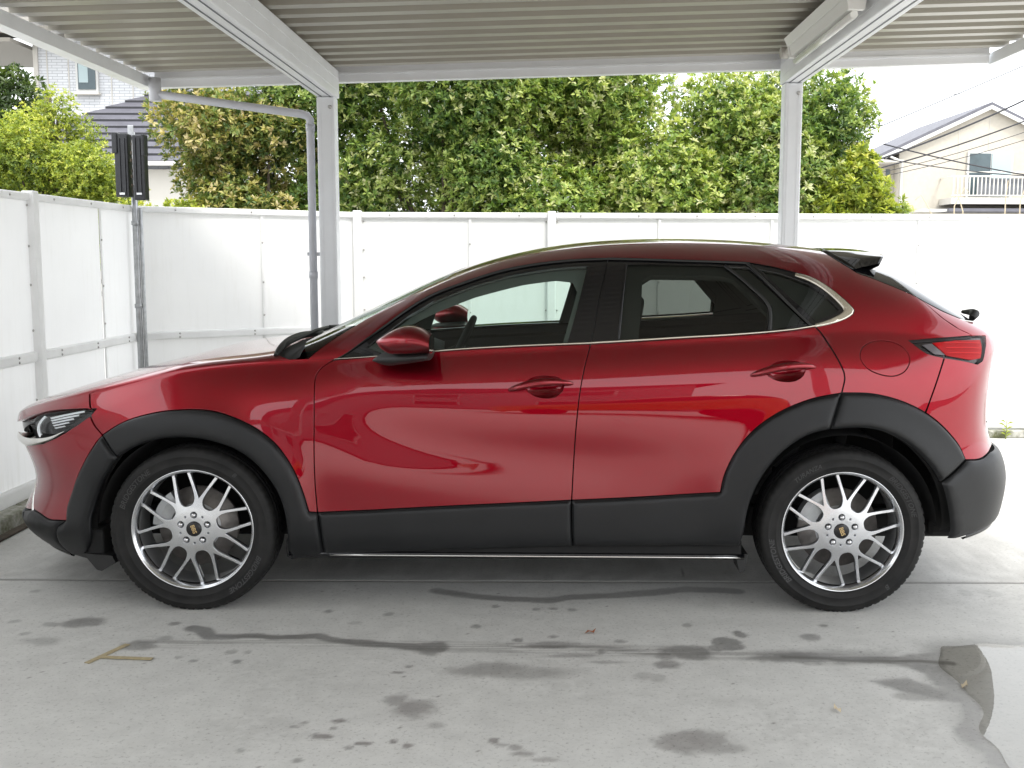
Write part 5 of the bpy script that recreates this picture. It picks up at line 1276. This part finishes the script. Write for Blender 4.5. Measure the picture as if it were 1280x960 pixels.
def pillow(lo, hi, mat, name, par, rot=0.0, piv=(0, 0, 0)):
    bm = bmesh.new(); bmesh.ops.create_cube(bm, size=1.0)
    for v in bm.verts: v.co = Vector((lo[0] + (v.co.x + .5) * (hi[0] - lo[0]), lo[1] + (v.co.y + .5) * (hi[1] - lo[1]), lo[2] + (v.co.z + .5) * (hi[2] - lo[2])))
    bmesh.ops.bevel(bm, geom=list(bm.edges), offset=min(hi[i] - lo[i] for i in range(3)) * .35, segments=3, affect='EDGES', profile=.5)
    rm = Matrix.Rotation(rot, 3, 'Y'); pv = Vector(piv)
    mb = MB().add([tuple(pv + rm @ (v.co - pv)) for v in bm.verts], [[v.index for v in f.verts] for f in bm.faces], True); bm.free()
    return mb.build(name, mat, par)
for y in (-.37, .37):
    se_ = empty('front_seat', (0, 0, 0), 0, car)
    pillow((-.22, y - .25, .42), (.30, y + .25, .58), 'seat_cloth', 'cushion', se_)
    pillow((.22, y - .24, .52), (.36, y + .24, 1.12), 'seat_cloth', 'backrest', se_, R(18), (.28, y, .52))
    pillow((.44, y - .13, 1.12), (.53, y + .13, 1.29), 'seat_cloth', 'head_restraint', se_, R(10), (.48, y, 1.2))
rs_ = empty('rear_seat', (0, 0, 0), 0, car)
pillow((.60, -.60, .42), (1.10, .60, .60), 'seat_cloth', 'cushion', rs_); pillow((1.02, -.60, .55), (1.18, .60, 1.08), 'seat_cloth', 'backrest', rs_, R(20), (1.1, 0, .55))
for y in (-.36, .36): pillow((1.26, y - .13, 1.06), (1.34, y + .13, 1.20), 'seat_cloth', 'head_restraint', rs_)
MB().tube([(.36, -.64, 1.36), (.30, -.655, 1.15), (.27, -.66, .95)], [.012, .01, .01], 6).build('seat_belt', 'trim_dark', car)

# ---- wheels (axis along y, outer face towards -y)
def lathe(prof_, n=96, mod=None):
    rows = []
    for i in range(n):
        a = 2 * math.pi * i / n; rows.append([((r + (mod(i, j) if mod else 0)) * math.cos(a), y, (r + (mod(i, j) if mod else 0)) * math.sin(a)) for j, (r, y) in enumerate(prof_)])
    return rows
wheel = empty('wheel', (-WX, -.775, WZ), 0, car)
TR = .3435; HWD = .104
tp_ = [(.247, -.080), (.252, -.088), (.262, -.097), (.272, -.1005), (.274, -.1025), (.277, -.1025), (.279, -.1015), (.294, -.1045), (.303, -.1050), (.305, -.1065), (.308, -.1065), (.310, -.1050), (.318, -.1030), (.326, -.1000), (.3315, -.0960), (.3365, -.0890), (.3398, -.0790), (.3412, -.0670),
       (.3418, -.058), (.334, -.057), (.334, -.049), (.3426, -.048), (TR, -.026), (.335, -.025), (.335, -.015), (TR, -.014), (TR, .014), (.335, .015), (.335, .025), (TR, .026), (.3426, .048), (.334, .049), (.334, .057), (.3418, .058), (.339, .080), (.331, .096), (.305, .105), (.275, .101), (.250, .085)]
NT = 240
def tmod(i, j):
    if 13 <= j <= 17: return -.0045 if i % 4 == 0 else (-.002 if (i % 4 == 2 and j < 16) else 0)
    if j in (22, 25, 26, 29) and i % 4 == 1: return -.004
    return 0
ty = MB().grid(lathe(tp_, NT, tmod), closed_u=True); ty.build('tyre', 'tyre_rubber', wheel)
rp = [(.240, .09), (.236, .0), (.2315, -.030), (.2315, -.052), (.2330, -.064), (.2355, -.074), (.2390, -.0790), (.2405, -.0835), (.2430, -.0845), (.2445, -.0895), (.2480, -.0920), (.2505, -.0912), (.2520, -.087), (.2520, -.080)]
MB().grid(lathe(rp[:4], 128), closed_u=True).build('rim_barrel', 'rim_inner', wheel)
MB().grid(lathe(rp[3:], 160), closed_u=True).build('rim_lip', 'rim_lip', wheel)
# spider with eight forked spokes
def pol(r, d): return (r * math.cos(R(d)), r * math.sin(R(d)))
outl = []
for k in range(8):
    c0_ = 80.5 + 45 * k
    seq = [(.0940, -22.5), (.0946, -18.2), (.0970, -14.0), (.1030, -10.3), (.1130, -7.9), (.1270, -7.2), (.1420, -8.2), (.165, -10.6), (.200, -13.6), (.2335, -15.8), (.2335, -13.4), (.200, -11.1), (.165, -7.4), (.145, -4.4), (.132, -1.9), (.127, -.5)]
    pts = seq + [(r, -d) for r, d in seq[::-1]][:-1]
    outl += [pol(r, c0_ + d) for r, d in pts]
outl_d = []
for i in range(len(outl)):
    a, b = outl[i], outl[(i + 1) % len(outl)]; n = max(1, int(math.hypot(b[0] - a[0], b[1] - a[1]) / .012))
    outl_d += [(a[0] + (b[0] - a[0]) * t / n, a[1] + (b[1] - a[1]) * t / n) for t in range(n)]
def face_y(r): return np.interp(r, [0, .05, .08, .12, .18, .2335], [-.072, -.072, -.0705, -.066, -.0585, -.056])
def spmap(u): r = np.hypot(u[:, 0], u[:, 1]); return np.stack([u[:, 0], face_y(r), u[:, 1]], 1)
def spnorm(u):
    r = np.hypot(u[:, 0], u[:, 1]); g_ = np.gradient(face_y(np.linspace(0, .24, 60)), .24 / 59); sl_ = np.interp(r, np.linspace(0, .24, 60), g_)
    n = np.stack([sl_ * u[:, 0] / np.maximum(r, 1e-6), -np.ones(len(u)), sl_ * u[:, 1] / np.maximum(r, 1e-6)], 1); return n / np.linalg.norm(n, axis=1, keepdims=True)
lugs = [(90 + 72 * k) for k in range(5)]
hol = [[(pol(.0573, d)[0] + .0150 * math.cos(a), pol(.0573, d)[1] + .0150 * math.sin(a)) for a in np.linspace(0, 2 * math.pi, 17)[:-1]] for d in lugs]
hol += [[(pol(.060, d + 36)[0] + .006 * math.cos(a), pol(.060, d + 36)[1] + .006 * math.sin(a)) for a in np.linspace(0, 2 * math.pi, 11)[:-1]] for d in lugs]
panel('spokes', 'rim_silver', outl_d, wheel, holes=hol, gap=0, flange=.030, h=.011, mapf=spmap, normf=spnorm)
MB().grid(lathe([(.0, -.030), (.098, -.030), (.096, -.02), (.07, .01)], 48), closed_u=True).build('hub', 'rim_inner', wheel)
for d in lugs:
    x, z = pol(.0573, d)
    MB().tube([(x, -.040, z), (x, -.073, z)], .0108, 6, smooth=False).tube([(x, -.073, z), (x, -.079, z), (x, -.082, z)], [.0108, .0085, .002], 12).build('lug_nut', 'nut_steel', wheel)
MB().grid(lathe([(.0, -.0795), (.026, -.0795), (.030, -.078), (.0315, -.074), (.0315, -.066)], 48), closed_u=True).build('center_cap', 'cap_black', wheel)
MB().grid(lathe([(.0, .012), (.165, .012), (.165, -.008), (.095, -.008), (.092, -.03), (.0, -.03)], 72), closed_u=True).build('brake_disc', 'brake_iron', wheel)
def wtext(txt, mat, size, fn, name, shear=0.0, space=1.0):
    cu = bpy.data.curves.new('txt', 'FONT'); cu.body = txt; cu.size = size; cu.align_x = 'CENTER'; cu.align_y = 'CENTER'; cu.resolution_u = 3; cu.shear = shear; cu.space_character = space; cu.offset = size * .018
    o = bpy.data.objects.new('txt', cu); COL.objects.link(o); dg = bpy.context.evaluated_depsgraph_get(); me = bpy.data.meshes.new_from_object(o.evaluated_get(dg))
    bm = bmesh.new(); bm.from_mesh(me); bmesh.ops.subdivide_edges(bm, edges=[e for e in bm.edges if e.calc_length() > size * .3], cuts=2)
    v = [fn(x.co.x, x.co.y) for x in bm.verts]; f = [[a.index for a in q.verts] for q in bm.faces]; bm.free()
    bpy.data.objects.remove(o); bpy.data.curves.remove(cu); bpy.data.meshes.remove(me)
    return MB().add(v, f).build(name, mat, wheel)
def side_y(r): 
    rr = [p[0] for p in tp_[3:15]]; yy = [p[1] for p in tp_[3:15]]; return np.interp(r, rr, yy)
def around(rc, deg, flip=False):
    def fn(x, y):
        r = rc + y; a = R(deg) - x / rc; return (r * math.cos(a), float(side_y(r)) - .0012, r * math.sin(a))
    return fn
wcap = wtext('BBS', 'gold_print', .024, lambda x, y: (x * math.cos(R(-70)) - y * math.sin(R(-70)), -.0800, x * math.sin(R(-70)) + y * math.cos(R(-70))), 'cap_lettering', space=.95)
flat = lambda x, y: (x, y, 0)
front_l = [wtext('BRIDGESTONE', 'tyre_print', .030, around(.2925, 143), 'tyre_lettering', .25, 1.0), wtext('B', 'tyre_print', .026, around(.2925, 52), 'tyre_lettering', .25), wtext('BRIDGESTONE', 'tyre_print', .030, around(.2925, -40), 'tyre_lettering', .25, 1.0)]
wheel.rotation_euler.y = 0
def place_wheel(src, x, y, rz, ry): 
    c = copy_tree(src, car); c.location = (x, y, WZ); c.rotation_euler = (0, ry, rz); return c
w2 = place_wheel(wheel, WX, -.775, 0, 0)
for o in list(w2.children):
    if o.name.startswith('tyre_lettering'): bpy.data.objects.remove(o)
_w = wheel; wheel = w2
wtext('BRIDGESTONE', 'tyre_print', .030, around(.2925, 33), 'tyre_lettering', .25, 1.0); wtext('TURANZA', 'tyre_print', .026, around(.2925, 122), 'tyre_lettering', .25, 1.05); wtext('BRIDGESTONE', 'tyre_print', .030, around(.2925, 205), 'tyre_lettering', .25, 1.0); wtext('B', 'tyre_print', .028, around(.2925, -50), 'tyre_lettering', .25)
wheel = _w
place_wheel(wheel, -WX, .775, math.pi, 0); place_wheel(w2, WX, .775, math.pi, 0)
for cx, a0 in ((-WX, 150), (WX, 140)):
    for side in (1, -1):
        rows = []
        for a in np.linspace(R(a0 - 26), R(a0 + 26), 12):
            rows.append([(cx + r * math.cos(a), -side * y, WZ + r * math.sin(a)) for r, y in ((.105, .795), (.105, .822), (.150, .828), (.178, .820), (.178, .765), (.105, .765))])
        cb = MB().grid(rows, smooth=False, closed_v=True); cb.f += [tuple(range(6)), tuple(range(66, 72))]; cb.sm += [False, False]; cb.build('brake_caliper', 'caliper_grey', car)
MB().tube([(WX + .06, -.52, .62), (WX + .08, -.55, .80)], .03, 10).build('shock_absorber', 'trim_dark', car)

# ================================================================== small orange car across the way, seen only mirrored in the doors
simple('orange_paint', (0.55, 0.16, 0.012), 0.3, Coat_Weight=0.8)
oc = empty('small_car', (.9, -4.2, 0), 0); tag(oc, 'small orange car parked behind the viewer, mirrored in the front door', 'car')
ss, qq = np.linspace(S0, S1, 60), np.concatenate([np.linspace(-.62, -.01, 12), np.linspace(.01, QM, 16)])
for nm, mt, sel in (('lower_body', 'orange_paint', slice(0, 13)), ('cabin_glass', 'glass_privacy', slice(12, 21)), ('roof', 'orange_paint', slice(20, 28))):
    mb = MB()
    for sd in (1, -1):
        X_, Y_, Z_ = F(ss[:, None], qq[None, sel]); mb.grid([[(X_[i, j] * .78, sd * Y_[i, j] * .82, Z_[i, j] * 1.02) for j in range(X_.shape[1])] for i in range(60)])
    mb.build(nm, 'gloss_black' if nm == 'cabin_glass' else mt, oc)
for x in (-1.04, 1.04):
    for y in (-.66, .66): MB().grid([[(x + r * math.cos(a), y + w_ , .28 + r * math.sin(a)) for r, w_ in ((0, .09), (.18, .09), (.19, .10), (.28, .09), (.28, -.09), (0, -.09))] for a in np.linspace(0, 2 * math.pi, 40)[:-1]], closed_u=True).build('wheel', 'tyre_rubber', oc)
